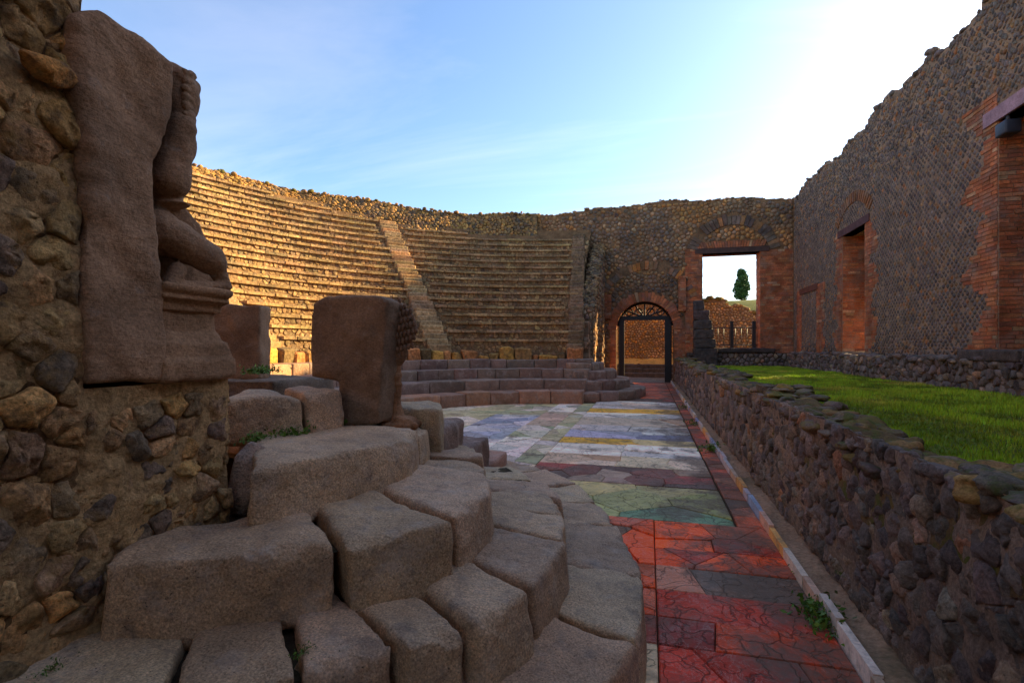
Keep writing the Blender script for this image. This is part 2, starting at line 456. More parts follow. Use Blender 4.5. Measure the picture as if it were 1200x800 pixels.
def marble():
    m, nt, b = nodes_of('worn_marble'); t = NT(nt)
    c = t.attr()
    c = t.mix(1.0, c, t.ramp(t.noise(5, 5, 0.65, 0.6), 0.3, 0.7, (0.85,) * 3, (1.4,) * 3), 'MULTIPLY')
    c = t.mix(1.0, c, t.ramp(t.noise(60, 5, 0.7), 0.3, 0.7, (0.75,) * 3, (1.2,) * 3), 'MULTIPLY')
    vein = t.ramp(t.noise(7, 8, 0.7, 1.6), 0.485, 0.5); v2 = t.ramp(t.noise(7, 8, 0.7, 1.6), 0.5, 0.515, (1, 1, 1), (0, 0, 0))
    c = t.mix(t.math('MULTIPLY', t.mix(1.0, vein, v2, 'MULTIPLY'), 0.5), c, (0.55, 0.45, 0.35))
    nz_ = nt.nodes.new('ShaderNodeTexNoise'); nz_.inputs['Scale'].default_value = 2.6; nz_.inputs['Detail'].default_value = 5; t.link(t.P(), nz_.inputs['Vector'])
    dv = nt.nodes.new('ShaderNodeVectorMath'); dv.operation = 'MULTIPLY_ADD'; dv.inputs[1].default_value = (.55, .55, .55); t.link(nz_.outputs['Color'], dv.inputs[0]); t.link(t.P(), dv.inputs[2])
    ck = [t.ramp(t.vor(sc_, 'DISTANCE_TO_EDGE', 1.0, dv.outputs[0])[0], 0.0, w_, (1, 1, 1), (0, 0, 0)) for sc_, w_ in ((2.6, .022), (6.5, .03))]
    crack = t.mix(1.0, ck[0], t.math('MULTIPLY', ck[1], t.ramp(t.noise(1.3, 2), .40, .52)), 'LIGHTEN')
    c = t.mix(t.math('MULTIPLY', crack, .7), c, (0.05, 0.035, 0.025))
    # trodden dirt, thickest along the foot of the stage wall
    sx = nt.nodes.new('ShaderNodeSeparateXYZ'); t.link(t.P(), sx.inputs[0])
    edge = nt.nodes.new('ShaderNodeMapRange'); edge.inputs[1].default_value = -0.2; edge.inputs[2].default_value = 1.1; edge.inputs[3].default_value = 0.0; edge.inputs[4].default_value = 0.21
    t.link(sx.outputs[0], edge.inputs[0])
    d = t.ramp(t.math('ADD', t.noise(1.5, 8, 0.66, 0.3), edge.outputs[0]), 0.565, 0.66)
    d2 = t.math('MULTIPLY', d, t.ramp(t.noise(30, 4, 0.7), 0.3, 0.6, (0.55,) * 3, (1,) * 3))
    c = t.mix(t.math('MULTIPLY', d2, 0.88), c, (0.15, 0.095, 0.06))
    t.link(c, b.inputs['Base Color'])
    t.link(t.ramp(t.noise(4, 4), 0.3, 0.7, (0.42,) * 3, (0.75,) * 3), b.inputs['Roughness'])
    nrm = t.bump(t.noise(14, 8, 0.7), 0.5, 0.012); t.link(t.bump(crack, 0.6, -0.01, nrm), b.inputs['Normal'])
    b.inputs['Specular IOR Level'].default_value = 0.15
    return m
M['marble'] = marble()

LAVA = (0.440, 0.345, 0.238)
DARK = [(5, (0.155, 0.140, 0.138)), (3, (0.20, 0.178, 0.165)), (2, (0.115, 0.106, 0.108)), (1.0, (0.27, 0.215, 0.165)), (0.2, (0.33, 0.19, 0.12))]
WARM = [(5, (0.46, 0.32, 0.165)), (3, (0.35, 0.26, 0.165)), (2, (0.53, 0.35, 0.155)), (2, (0.24, 0.19, 0.15)), (.6, (0.58, 0.35, 0.14))]
FARW = [(4, (0.23, 0.17, 0.12)), (3, (0.28, 0.195, 0.125)), (1.5, (0.38, 0.22, 0.10)), (1.5, (0.165, 0.135, 0.115)), (0.5, (0.38, 0.29, 0.2))]
SEAT = [(5, (0.31, 0.235, 0.135)), (3, (0.26, 0.20, 0.12)), (1.5, (0.20, 0.165, 0.115)), (1, (0.37, 0.28, 0.15)), (.7, (0.15, 0.12, 0.09))]
SLIP = [(4, (0.34, 0.26, 0.145)), (2, (0.29, 0.22, 0.13)), (1, (0.25, 0.20, 0.13))]
BRICK = [(4, (0.40, 0.150, 0.07)), (3, (0.34, 0.125, 0.062)), (2, (0.44, 0.19, 0.09)), (1, (0.27, 0.12, 0.075)), (.6, (0.42, 0.27, 0.16))]
MORT = (0.15, 0.105, 0.065)

# ================================================================== THE SETTING
# ground: one sheet to the horizon
V = [(-1500, -1500, -0.25), (1500, -1500, -0.25), (1500, 1500, -0.25), (-1500, 1500, -0.25)]
setting(link('ground', mesh_from('ground', V, [(0, 1, 2, 3)], (0.16, 0.12, 0.07)), M['earth'], None, False))
# the bank beyond the far wall rises gently to a crest
def sheet(x0, x1, y0, y1, nx, ny, zf):
    X, Y = np.meshgrid(np.linspace(x0, x1, nx + 1), np.linspace(y0, y1, ny + 1))
    X, Y = X.ravel(), Y.ravel(); Z = zf(X, Y)
    F = [(j * (nx + 1) + i, j * (nx + 1) + i + 1, (j + 1) * (nx + 1) + i + 1, (j + 1) * (nx + 1) + i) for j in range(ny) for i in range(nx)]
    return np.stack([X, Y, Z], 1), F
def hill_z(X, Y):
    base = np.interp(Y, [33, 36, 45, 60, 105, 150], [2.8, 4.2, 5.2, 6.5, 10.4, 9.0])
    return base + 0.35 * fbm(np.stack([X * 0.12, Y * 0.12, 0 * X], 1), 3) + 0.1 * fbm(np.stack([X * 0.9, Y * 0.9, 0 * X], 1), 2)
V, F = sheet(-60, 90, 33.2, 150, 130, 100, hill_z)
hill = setting(link('hill', mesh_from('hill', V, F, (0.075, 0.10, 0.022)), M['earth'], None, False))

# ------------------------------------------------------------------ orchestra floor and its marble slabs
V = [(-9, -4, -0.03), (1.3, -4, -0.03), (1.3, 29.5, -0.03), (-9, 29.5, -0.03)]
floor = setting(link('orchestra_floor', mesh_from('orchestra_floor', V, [(0, 1, 2, 3)], (0.085, 0.06, 0.042)), M['earth'], None, False))
WORLD[floor.name] = (0, 0, 0)
RED = [(5, (0.86, 0.105, 0.014)), (2, (0.55, 0.13, 0.06)), (1, (0.46, 0.055, 0.025)), (.6, (0.2, 0.12, 0.08))]
MAR = [(5, (0.50, 0.050, 0.022)), (2, (0.64, 0.085, 0.022)), (2, (0.24, 0.04, 0.03)), (1, (0.60, 0.09, 0.035)), (1.2, (0.2, 0.12, 0.08))]
PINK = [(5, (0.60, 0.135, 0.065)), (2, (0.40, 0.095, 0.065)), (1, (0.5, 0.2, 0.13)), (.8, (0.2, 0.12, 0.08))]
WHITE = [(5, (0.84, 0.79, 0.71)), (3, (0.66, 0.63, 0.60)), (1, (0.68, 0.55, 0.42)), (.7, (0.45, 0.40, 0.36))]
CREAM = [(5, (0.72, 0.60, 0.43)), (2, (0.76, 0.69, 0.59)), (2, (0.56, 0.39, 0.24))]
BEIGE = [(5, (0.56, 0.41, 0.29)), (1, (0.62, 0.50, 0.38))]
YELL = [(5, (0.80, 0.47, 0.05)), (1, (0.68, 0.52, 0.27))]
BLUE = [(4, (0.40, 0.44, 0.56)), (2, (0.64, 0.63, 0.66)), (1, (0.25, 0.29, 0.40)), (1, (0.66, 0.58, 0.45))]
GREEN = [(4, (0.30, 0.33, 0.13)), (3, (0.40, 0.40, 0.18)), (2, (0.17, 0.30, 0.19)), (1, (0.52, 0.45, 0.2))]
OLIVE = [(4, (0.48, 0.45, 0.27)), (2, (0.6, 0.56, 0.43)), (2, (0.38, 0.41, 0.25)), (1, (0.66, 0.62, 0.55))]
MIXR = [(3, (0.20, 0.085, 0.065)), (2, (0.33, 0.07, 0.055)), (2, (0.36, 0.26, 0.2)), (2, (0.12, 0.075, 0.06))]
slabs = []
def slab(poly, col, z, gap=0.004):
    if area(poly) < 0: poly = poly[::-1]
    n = len(poly); cx = sum(p[0] for p in poly) / n; cy = sum(p[1] for p in poly) / n
    sz = math.sqrt(abs(area(poly)))
    if sz < 0.05: return
    f = 1 - gap / sz; f2 = 1 - (gap + 0.012) / sz
    tx, ty = random.gauss(0, 0.006), random.gauss(0, 0.006)
    V = []
    for s, zz_ in ((f, -0.05), (f, z - 0.007), (f2, z)):
        for p in poly:
            x, y = cx + (p[0] - cx) * s, cy + (p[1] - cy) * s
            V.append((x, y, zz_ if zz_ < -0.04 else zz_ + (x - cx) * tx + (y - cy) * ty))
    F = [(r_ * n + k, r_ * n + (k + 1) % n, (r_ + 1) * n + (k + 1) % n, (r_ + 1) * n + k) for r_ in (0, 1) for k in range(n)]
    F.append(tuple(range(2 * n, 3 * n)))
    slabs.append((np.array(V), F, col))
def strip(x0, x1, y0, y1, pal, step, ax=1.6, jit=0.45):
    step *= 1.15; ax *= 1.3
    rect = (x0, x1, y0, y1)
    for c in voronoi(scatter(rect, step, jit, ax), rect):
        if c and len(c) >= 3: slab(c, pick(pal), random.uniform(-0.008, 0.004))
# across the parodos, far to near
for y1, y0, pal, st, ax in [(24.6, 19.5, PINK, 0.6, 1.6), (19.5, 16.9, PINK, 0.5, 1.7), (16.9, 15.9, MIXR, 0.35, 1.9), (15.9, 14.8, WHITE, 0.4, 2), (14.8, 13.9, WHITE, 0.42, 2.4), (13.9, 13.0, YELL, 0.45, 2),
                            (13.0, 12.1, WHITE, 0.45, 2), (12.1, 10.8, BEIGE, 0.6, 2), (10.8, 10.1, WHITE, 0.33, 1.9), (10.1, 9.27, BLUE, 0.36, 1.8), (9.27, 8.7, YELL, 0.28, 2.2),
                            (8.7, 7.8, WHITE, 0.36, 1.8), (7.8, 7.1, CREAM, 0.3, 1.7), (7.1, 6.2, MIXR, 0.22, 1.9), (6.2, 4.97, GREEN, 0.34, 1.6)]:
    strip(-1.5, 0.76, y0, y1, pal, st, ax)
    strip(0.78, 1.0, y0, y1, PINK, 0.24, 1.0, 0.3)
for y1, y0, pal, st in [(4.97, 4.3, RED, 0.23), (4.3, 3.95, RED, 0.2), (3.95, 3.55, PINK, 0.26), (3.55, 3.2, MAR, 0.3), (3.2, 2.9, MAR, 0.24), (2.9, 2.45, MAR, 0.22), (2.45, 1.6, MAR, 0.26)]:
    strip(0.05, 1.0, y0, y1, pal, st, 1.5)
    strip(-1.2, 0.047, y0, y1, RED if y0 > 3 else random.choice([CREAM, PINK]), 0.2, 1.0)
# orchestra, columns along the stage axis
for x0, x1, y0, y1, pal, st, ax in [(-1.85, -1.5, 6, 15, OLIVE, 0.3, 1), (-2.5, -1.85, 6, 9.0, WHITE, 0.3, 1), (-2.5, -1.85, 9, 10.4, OLIVE, 0.3, 1), (-2.5, -1.85, 10.4, 12.8, BEIGE, 0.5, 1),
                                    (-2.5, -1.85, 12.8, 15, WHITE, 0.4, 1), (-3.6, -2.5, 6, 8.7, WHITE, 0.4, 1), (-3.6, -2.5, 8.7, 12, BLUE, 0.33, 1.3), (-3.6, -2.5, 12, 14.8, OLIVE, 0.4, 1.2),
                                    (-6.1, -3.6, 6.5, 10.5, OLIVE, 0.5, 1.2), (-6.1, -3.6, 10.5, 14.6, OLIVE, 0.42, 1.2)]:
    strip(x0, x1, y0, y1, pal, st, ax)
# passage paving under the arch
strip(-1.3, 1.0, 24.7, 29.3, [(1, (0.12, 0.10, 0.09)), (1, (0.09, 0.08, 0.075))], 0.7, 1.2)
emit(slabs, 'marble_slab', 'small_marble_slabs', floor, M['marble'], 300, 9, smooth=False)

# ------------------------------------------------------------------ kerb of upright marble slips
kerb = empty('kerb', (1.02, 10, 0), 'narrow kerb of upright painted marble slips along the foot of the low wall', 'kerb')
pcs = []; y = 0.4
KP = [(3, (0.50, 0.52, 0.60)), (2, (0.70, 0.64, 0.58)), (2, (0.58, 0.43, 0.32)), (2, (0.30, 0.38, 0.62)), (1, (0.70, 0.40, 0.14))]
while y < 24.5:
    L = random.uniform(0.22, 0.6) * (1 + y * 0.02)
    hgt = 0.085 + random.uniform(-0.012, 0.015); dx = random.uniform(-0.008, 0.008)
    V, F = box(1.0 + dx, 1.042 + dx, y + 0.004, y + L - 0.004, -0.04, hgt)
    V[4:, 0] += random.uniform(-0.006, 0.006)
    pcs.append((V, F, pick(KP))); y += L
M['slip'] = rockmat('marble_slip', 5, 50, .75, 1.2, .75, 1.2, .4, .005, 0, 60, [((0.25, 0.18, 0.12), .6)], (.52, .66), 7, .6, .25)
emit(pcs, 'kerb_slip', 'far_kerb_slips', kerb, M['slip'], 300, 5, smooth=False)
V, F = sheet(1.038, 1.26, 0.3, 24.6, 6, 400, lambda X, Y: 0.068 + 0.02 * fbm(np.stack([X * 9, Y * 5, 0 * X], 1), 3) + (X - 1.04) * 0.12)
link('earth_ledge', mesh_from('earth_ledge', V, F, (0.32, 0.235, 0.17)), M['earth'], kerb)

# ------------------------------------------------------------------ low stage-front wall
LW = 1.19
low = empty('rubble_wall', (1.43, 12.5, 0), 'long low wall of dark lava rubble along the edge of the grass stage', 'wall')
def low_top(y): return 1.08 + 0.05 * math.sin(y * 1.3) + 0.04 * math.sin(y * 3.1 + 1) + 0.003 * y
cores = []
for i in range(50):
    y0, y1 = -1 + i * 0.51, -1 + (i + 1) * 0.51
    cores.append(box(LW + 0.015, LW + 0.47, y0, y1, -0.2, low_top((y0 + y1) / 2) - 0.16))
V, F = join(cores); link('mortar_core', mesh_from('mortar_core', V, F, (0.16, 0.118, 0.088), False), M['mortar'], low)
Yg, Zg = np.meshgrid(np.linspace(.4, 24.6, 700), np.linspace(.03, 1.1, 26)); Yg, Zg = Yg.ravel(), Zg.ravel()
Xg = LW - .005 - .016 * fbm(np.stack([Yg * 7, Zg * 7, 0 * Yg], 1), 4, .6)
V = np.stack([Xg, Yg, Zg], 1); F = [(j * 700 + i + 1, j * 700 + i, (j + 1) * 700 + i, (j + 1) * 700 + i + 1) for j in range(25) for i in range(699)]
link('mortar_skin', mesh_from('mortar_skin', V, F, (0.25, 0.21, 0.18)), M['mortar'], low)
V, F = sheet(LW - .01, LW + .49, .3, 24.6, 20, 480, lambda X, Y: np.array([low_top(y) for y in Y]) - .025 + .04 * fbm(np.stack([X * 6, Y * 6, 0 * X], 1), 4, .6) - .05 * np.abs((X - LW - .24) / .25) ** 3 - .3 * (np.abs(X - LW - .24) > .245))
link('mossy_top', mesh_from('mossy_top', V, F, (0.13, 0.095, 0.05)), M['moss_rubble'], low)
pcs = []
fr = plane_frame((LW, 0, 0), (0, 1, 0), (0, 0, 1), (-1, 0, 0))
def wallstones(rect, step, frame, pal, hr, gap, ax=1.0, jit=0.42, keep=None, near=None, rings=3, n=10, rough=0.01, round_=1, sink=0.03, tilt=0.15, pts=None):
    out = []
    for c in voronoi(pts or scatter(rect, step, jit, ax), rect):
        if not c: continue
        cx = sum(p[0] for p in c) / len(c); cy = sum(p[1] for p in c) / len(c)
        if keep and not keep(cx, cy): continue
        nn, rr, rg = (n, rings, rough)
        if near and near(cx, cy): nn, rr, rg = 18, 6, rough * 1.3
        s = facing_stone(c, frame, random.uniform(*hr), gap * random.uniform(0.6, 1.5), nn, rr, rg, round_, sink, tilt)
        if s: out.append((s[0], s[1], pick(pal)))
    return out
pcs += wallstones((0.6, 6.5, 0.09, 1.1), 0.135, fr, DARK, (0.015, 0.040), 0.008, near=lambda u, v: u < 5.5, rings=4, n=14, rough=0.022, tilt=.22, round_=0, pts=darts((0.6, 6.5, 0.09, 1.1), .05, .15, 3))
pcs += wallstones((6.5, 24.6, 0.09, 1.1), 0.16, fr, DARK, (0.012, 0.045), 0.014, rings=3, n=9, rough=0.018, tilt=.2, pts=darts((6.5, 24.6, .09, 1.1), .1, .24, 4))
emit(pcs, 'rubble_stone', 'small_rubble_stones', low, M['dark_rubble'], 300, 9)
pcs = []
for i in range(560):
    y = 0.4 + (i / 560) ** 1.25 * 24.1
    x = LW + random.uniform(-0.02, 0.48)
    r_ = random.uniform(0.045, 0.115) * (1 if y < 8 else 1.15)
    z = low_top(y) - 0.045 + random.uniform(-0.03, 0.02)
    hi = y < 7
    V, F = rock((x, y, z), r_, i * 0.37 + 3, (random.uniform(0.8, 1.3), random.uniform(0.9, 1.6), random.uniform(0.35, 0.6)), 18 if hi else 9, 12 if hi else 6, 0.42)
    pcs.append((V, F, pick([(4, (0.14, 0.122, 0.112)), (2, (0.19, 0.16, 0.13)), (1, (0.26, 0.18, 0.08))])))
emit(pcs, 'coping_stone', 'small_coping_stones', low, M['moss_rubble'], 260, 10)
# back face towards the lawn
pcs = wallstones((0.6, 24.6, 0.70, 0.93), 0.14, plane_frame((LW + 0.47, 0, 0), (0, 1, 0), (0, 0, 1), (1, 0, 0)), DARK, (0.02, 0.05), 0.025)
pcs = [(V, [f[::-1] for f in F], c) for V, F, c in pcs]
emit(pcs, 'rubble_stone', 'back_rubble_stones', low, M['dark_rubble'], 0, 9)

# ------------------------------------------------------------------ lawn on the stage
LZ = 0.80
V, F = sheet(1.6, 6.3, -4, 24.8, 30, 160, lambda X, Y: LZ + 0.025 * fbm(np.stack([X * 1.1, Y * 1.1, 0 * X], 1), 3) - 0.01)
setting(link('stage_ground', mesh_from('stage_ground', V, F, (0.10, 0.14, 0.022)), M['earth'], None, False))
N = 150000
gy = 2 + 22.6 * rng.random(N) ** 1.35; gx = rng.uniform(1.66, 5.95, N)
gz = LZ + 0.025 * fbm(np.stack([gx * 1.1, gy * 1.1, 0 * gx], 1), 3) - 0.012
clump = 0.6 + 0.5 * fbm(np.stack([gx * 2.3, gy * 2.3, 0 * gx + 5], 1), 3)
gh = rng.uniform(0.025, 0.055, N) * np.clip(clump + 0.5, 0.5, 1.6); gw = rng.uniform(0.003, 0.006, N) * (1 + gy * 0.06)
ga = rng.uniform(0, 2 * math.pi, N); lean = rng.uniform(-0.02, 0.02, (N, 2))
Vg = np.empty((N, 3, 3))
Vg[:, 0] = np.stack([gx - np.cos(ga) * gw, gy - np.sin(ga) * gw, gz], 1)
Vg[:, 1] = np.stack([gx + np.cos(ga) * gw, gy + np.sin(ga) * gw, gz], 1)
Vg[:, 2] = np.stack([gx + lean[:, 0], gy + lean[:, 1], gz + gh], 1)
dry = np.clip(fbm(np.stack([gx * .9, gy * .9, 0 * gx + 9], 1), 4) - .1, 0, 1)
Cg = np.stack([0.24 + 0.12 * rng.random(N) + .18 * dry, 0.34 + 0.13 * rng.random(N), 0.012 + 0.010 * rng.random(N) + .03 * dry], 1) * np.clip(clump + 0.35, 0.6, 1.3)[:, None]
me = bpy.data.meshes.new('grass'); me.vertices.add(N * 3); me.vertices.foreach_set('co', Vg.ravel())
me.loops.add(N * 3); me.loops.foreach_set('vertex_index', np.arange(N * 3, dtype=np.int32))
me.polygons.add(N); me.polygons.foreach_set('loop_start', np.arange(0, N * 3, 3, dtype=np.int32))
me.update(calc_edges=True)
at = me.color_attributes.new('col', 'FLOAT_COLOR', 'POINT')
C4 = np.ones((N * 3, 4), dtype=np.float32); C4[:, :3] = np.repeat(Cg, 3, 0); at.data.foreach_set('color', C4.ravel())
setting(link('grass', me, M['leaf'], None, False), 'stuff', 'short green lawn growing on the raised stage', 'grass')

# ------------------------------------------------------------------ stage back wall (right)
SX, ST = 6.14, 0.95
back = empty('stage_back_wall', (SX + ST / 2, 11, LZ), 'tall stage back wall of diamond stonework with brick doorways on the right', 'wall')
def back_top(y): return 8.15 + 0.10 * math.sin(y * 0.9) + 0.08 * math.sin(y * 2.7 + 2) + 0.06 * math.sin(y * 6.1)
DOORS = [(8.7, 11.26, 1.45, 5.72), (17.2, 19.0, 1.5, 5.25)]      # y0, y1, sill, lintel
cuts = sorted({-4.0, 25.75, *[d[0] for d in DOORS], *[d[1] for d in DOORS], *[-4 + 0.35 * k for k in range(85)]})
cores = []
for a, b in zip(cuts[:-1], cuts[1:]):
    m_ = (a + b) / 2; top = back_top(m_)
    hit = [d for d in DOORS if d[0] <= m_ <= d[1]]
    if hit:
        cores.append(box(SX, SX + ST, a, b, -0.2, hit[0][2])); cores.append(box(SX, SX + ST, a, b, hit[0][3], top))
    else: cores.append(box(SX, SX + ST, a, b, -0.2, top))
V, F = join(cores); link('mortar_core', mesh_from('mortar_core', V, F, (0.29, 0.23, 0.175), False), M['mortar'], back)
sfr = plane_frame((SX, 0, 0), (0, 1, 0), (0, 0, 1), (-1, 0, 0))
def tooth(z, per, amp, ph=0.0):
    z = z + .12 * math.sin(z * 4.3 + ph * 9)
    return amp * abs(((z / per + ph) % 1) * 2 - 1) + .10 * math.sin(z * 7.1 + ph) + .06 * math.sin(z * 17.0) + .05
def brick_zone(y, z):
    """brick facing round the doorways, with toothed edges"""
    if 1.45 < z < 6.3 and 11.26 <= y < 11.50 + tooth(z, 1.55, 0.85): return True
    if 1.45 < z < 5.5 and 19.0 <= y < 19.3 + tooth(z, 1.1, 0.45, .3): return True
    if 1.45 < z < 5.5 and 17.2 - 0.35 - tooth(z, 1.2, 0.5, .1) < y <= 17.2: return True
    if 1.4 < z < 4.0 and (21.0 - tooth(z, .9, .25) < y < 21.7 or 23.6 < y < 24.3): return True
    return False
def in_door(y, z, m=0.0):
    return any(d[0] - m < y < d[1] + m and d[2] - m < z < d[3] + m for d in DOORS)
pcs = []
dg_ = 0.155
for j in range(int((8.4 - 1.4) / (dg_ / 2))):
    for i in range(int((24.7 - 8.0) / dg_) + 1):
        yy = 8.0 + (i + 0.5 * (j % 2)) * dg_; z = 1.45 + j * dg_ / 2
        if z > back_top(yy) - 0.05: continue
        irr = 0.10 + 0.55 * max(0, min(1, (z - 5.6) / 1.2))
        irr = max(irr, 0.5 * max(0, min(1, (2.0 - z) / 0.4)))
        if brick_zone(yy, z) or in_door(yy, z, 0.09): continue
        if 5.2 < z < 5.45 and 17.0 < yy < 19.2 or 5.7 < z < 6.1 and 8.4 < yy < 11.5: continue
        if random.random() < 0.03: continue
        h_ = dg_ / 2
        poly = [(yy + h_ * dx + random.uniform(-1, 1) * h_ * irr, z + h_ * dz + random.uniform(-1, 1) * h_ * irr) for dx, dz in ((1, 0), (0, 1), (-1, 0), (0, -1))]
        s = facing_stone(poly, sfr, random.uniform(0.004, 0.014) + 0.02 * irr, random.uniform(.016, .034), 8, 2, 0, 1, 0.01, 0.06)
        if s:
            oc = fbm(np.array([[yy * 0.6, z * 0.6, 3.3]]), 2)[0]
            pcs.append((s[0], s[1], pick([(5, (0.135, 0.122, 0.12)), (3, (0.18, 0.158, 0.145)), (.7 + 3 * max(0, oc), (0.27, 0.18, 0.10)), (0.4, (0.34, 0.16, 0.07))])))
emit(pcs, 'diamond_stone', 'small_diamond_stones', back, M['dark_rubble'], 300, 7)
# rubble plinth at the foot
pfr = plane_frame((SX - 0.28, 0, 0), (0, 1, 0), (0, 0, 1), (-1, 0, 0))
cores = []
for i in range(60):
    y0, y1 = 3 + i * 0.363, 3 + (i + 1) * 0.363
    cores.append(box(SX - 0.27, SX + 0.02, y0, y1, 0.5, 1.36 + 0.06 * math.sin(i * 1.7) + random.uniform(-0.05, 0.05)))
V, F = join(cores); link('plinth_core', mesh_from('plinth_core', V, F, (0.11, 0.085, 0.065), False), M['mortar'], back)
pcs = wallstones((4, 24.7, 0.78, 1.38), 0.16, pfr, DARK, (0.005, 0.05), 0.016, 1.2, rings=3, n=9, rough=0.02, tilt=.3, jit=.48)
for i in range(220):
    V, F = rock((SX - random.uniform(0.02, 0.3), random.uniform(5, 24.6), 1.36 + random.uniform(-0.03, 0.05)), random.uniform(0.06, 0.14), i * .51, (1, 1.3, .6), 8, 5, .3)
    pcs.append((V, F, pick(DARK)))
emit(pcs, 'plinth_stone', 'small_plinth_stones', back, M['dark_rubble'], 200, 9)
# long lava blocks lying on the plinth before the near doorway
for y0, y1, z0 in ((10.2, 11.9, 1.37), (8.6, 10.1, 1.37)):
    V, F = worn([box(SX - 0.33, SX + 0.3, y0, y1, z0, z0 + 0.2)], 0.03, 3, 0.02, 4)
    link('threshold_block', mesh_from('threshold_block', V, F, (0.085, 0.072, 0.068)), M['dark_rubble'], back)
# bricks of the face and of the jambs
def bricks(frame, u0, u1, v0, v1, keep, course=0.078, length=0.28, pal=BRICK, h=(0.008, 0.02), gap=0.012):
    out = []; j = 0; v = v0
    while v < v1:
        u = u0 - random.uniform(0, length)
        while u < u1:
            L = length * random.uniform(0.7, 1.3)
            a, b = max(u, u0), min(u + L, u1)
            if b - a > 0.05 and keep((a + b) / 2, v + course / 2):
                d = random.uniform(*h); g = gap / 2
                U = np.array([a + g, b - g, b - g, a + g] * 2); W = np.array([v + g, v + g, v + course - g, v + course - g] * 2)
                W = W + random.uniform(-.004, .004); D = np.array([-.01] * 4 + [d] * 4) + np.array([0] * 4 + [random.uniform(-.004, .004) for _ in range(4)])
                out.append((frame(U, W, D), [(4, 5, 6, 7), (0, 1, 5, 4), (1, 2, 6, 5), (2, 3, 7, 6), (3, 0, 4, 7)], pick(pal)))
            u += L
        v += course; j += 1
    return out
pcs = bricks(sfr, 11.27, 12.5, 1.45, 6.3, lambda y, z: brick_zone(y, z))
jfr = plane_frame((SX, 11.26, 0), (1, 0, 0), (0, 0, 1), (0, -1, 0))
pcs += bricks(jfr, 0.0, ST, 1.45, 5.72, lambda u, z: True)
far_b = bricks(sfr, 16.2, 17.19, 1.5, 5.5, brick_zone, 0.09, 0.3) + bricks(sfr, 19.01, 19.9, 1.5, 5.5, brick_zone, 0.09, 0.3)
far_b += bricks(sfr, 20.7, 21.7, 1.4, 4.0, brick_zone, 0.09, 0.3) + bricks(sfr, 23.6, 24.3, 1.4, 4.0, brick_zone, 0.09, 0.3)
far_b += bricks(plane_frame((SX, 19.0, 0), (1, 0, 0), (0, 0, 1), (0, -1, 0)), 0, ST, 1.5, 5.25, lambda u, z: True, 0.09, 0.3)
emit(pcs + far_b, 'brick', 'wall_bricks', back, M['brick'], 300, 4.5, smooth=False)
# brick flat arches above the second doorway
pcs = []
for k in range(24):
    a = R(30 + 120 * k / 23); cy_, cz_ = 18.1, 4.7
    V, F = box(-0.11, 0.11, -0.045, 0.045, -0.02, 0.02)
    ca, sa = math.cos(a), math.sin(a); r_ = 1.75
    U = cy_ + ca * (r_ + V[:, 0] * 1.6) - sa * V[:, 1]; W = cz_ + sa * (r_ + V[:, 0] * 1.6) * 0.9 + ca * V[:, 1]
    if W.min() < 5.5: continue
    pcs.append((sfr(U, W, V[:, 2] + .02), F, pick([(1, (0.27, 0.13, 0.06)), (1, (0.2, 0.12, 0.08))])))
emit(pcs, 'arch_brick', 'arch_bricks', back, M['brick'], 60, 4, False)
# timber lintels
V, F = box(SX - 0.05, SX + 0.3, 8.3, 11.62, 5.72, 5.98); link('timber_lintel', mesh_from('timber_lintel', V, F, (0.33, 0.235, 0.30), False), M['wood'], back)
V, F = box(SX - 0.04, SX + 0.3, 16.85, 19.35, 5.25, 5.48); link('timber_lintel', mesh_from('timber_lintel', V, F, (0.10, 0.055, 0.06), False), M['wood'], back)
V, F = box(SX - 0.04, SX + 0.2, 21.5, 23.8, 3.82, 4.05); link('timber_lintel', mesh_from('timber_lintel', V, F, (0.12, 0.05, 0.035), False), M['wood'], back)
V, F = box(SX + ST - .14, SX + ST - .06, 17.22, 18.98, 3.0, 5.24); link('door_sun_block', mesh_from('door_sun_block', V, F, (0.12, 0.07, 0.05), False), M['wood'], back)  # unseen panel added to cut the high sun rays through the second doorway
# ragged crest
pcs = []
for i in range(420):
    y = 8 + (i / 420) * 17.2
    V, F = rock((SX + random.uniform(0.0, 0.5), y, back_top(y) + random.uniform(-0.06, 0.05)), random.uniform(0.05, 0.11), i * .77 + 9, (1, 1.4, .7), 9, 6, .3)
    pcs.append((V, F, pick(DARK)))
emit(pcs, 'crest_stone', 'crest_stones', back, M['dark_rubble'], 0, 9)

cw = empty('corridor_sun_block', (9.5, 9.5, 0), 'unseen stretch of corridor wall added behind the stage wall to block sun through the near doorway', 'wall')  # out of view; placed and sized to stop sun through the near doorway
V, F = box(9.2, 9.8, 3.0, 15.6, -.2, 7.6); link('mortar_core', mesh_from('mortar_core', V, F, (0.2, 0.15, 0.1), False), M['mortar'], cw)
pcs = wallstones((3, 15.6, 1, 7.5), .3, plane_frame((9.2, 0, 0), (0, 1, 0), (0, 0, 1), (-1, 0, 0)), FARW, (.02, .05), .03)
emit(pcs, 'rubble_stone', 'rubble_stones', cw, M['far_wall'], 0)

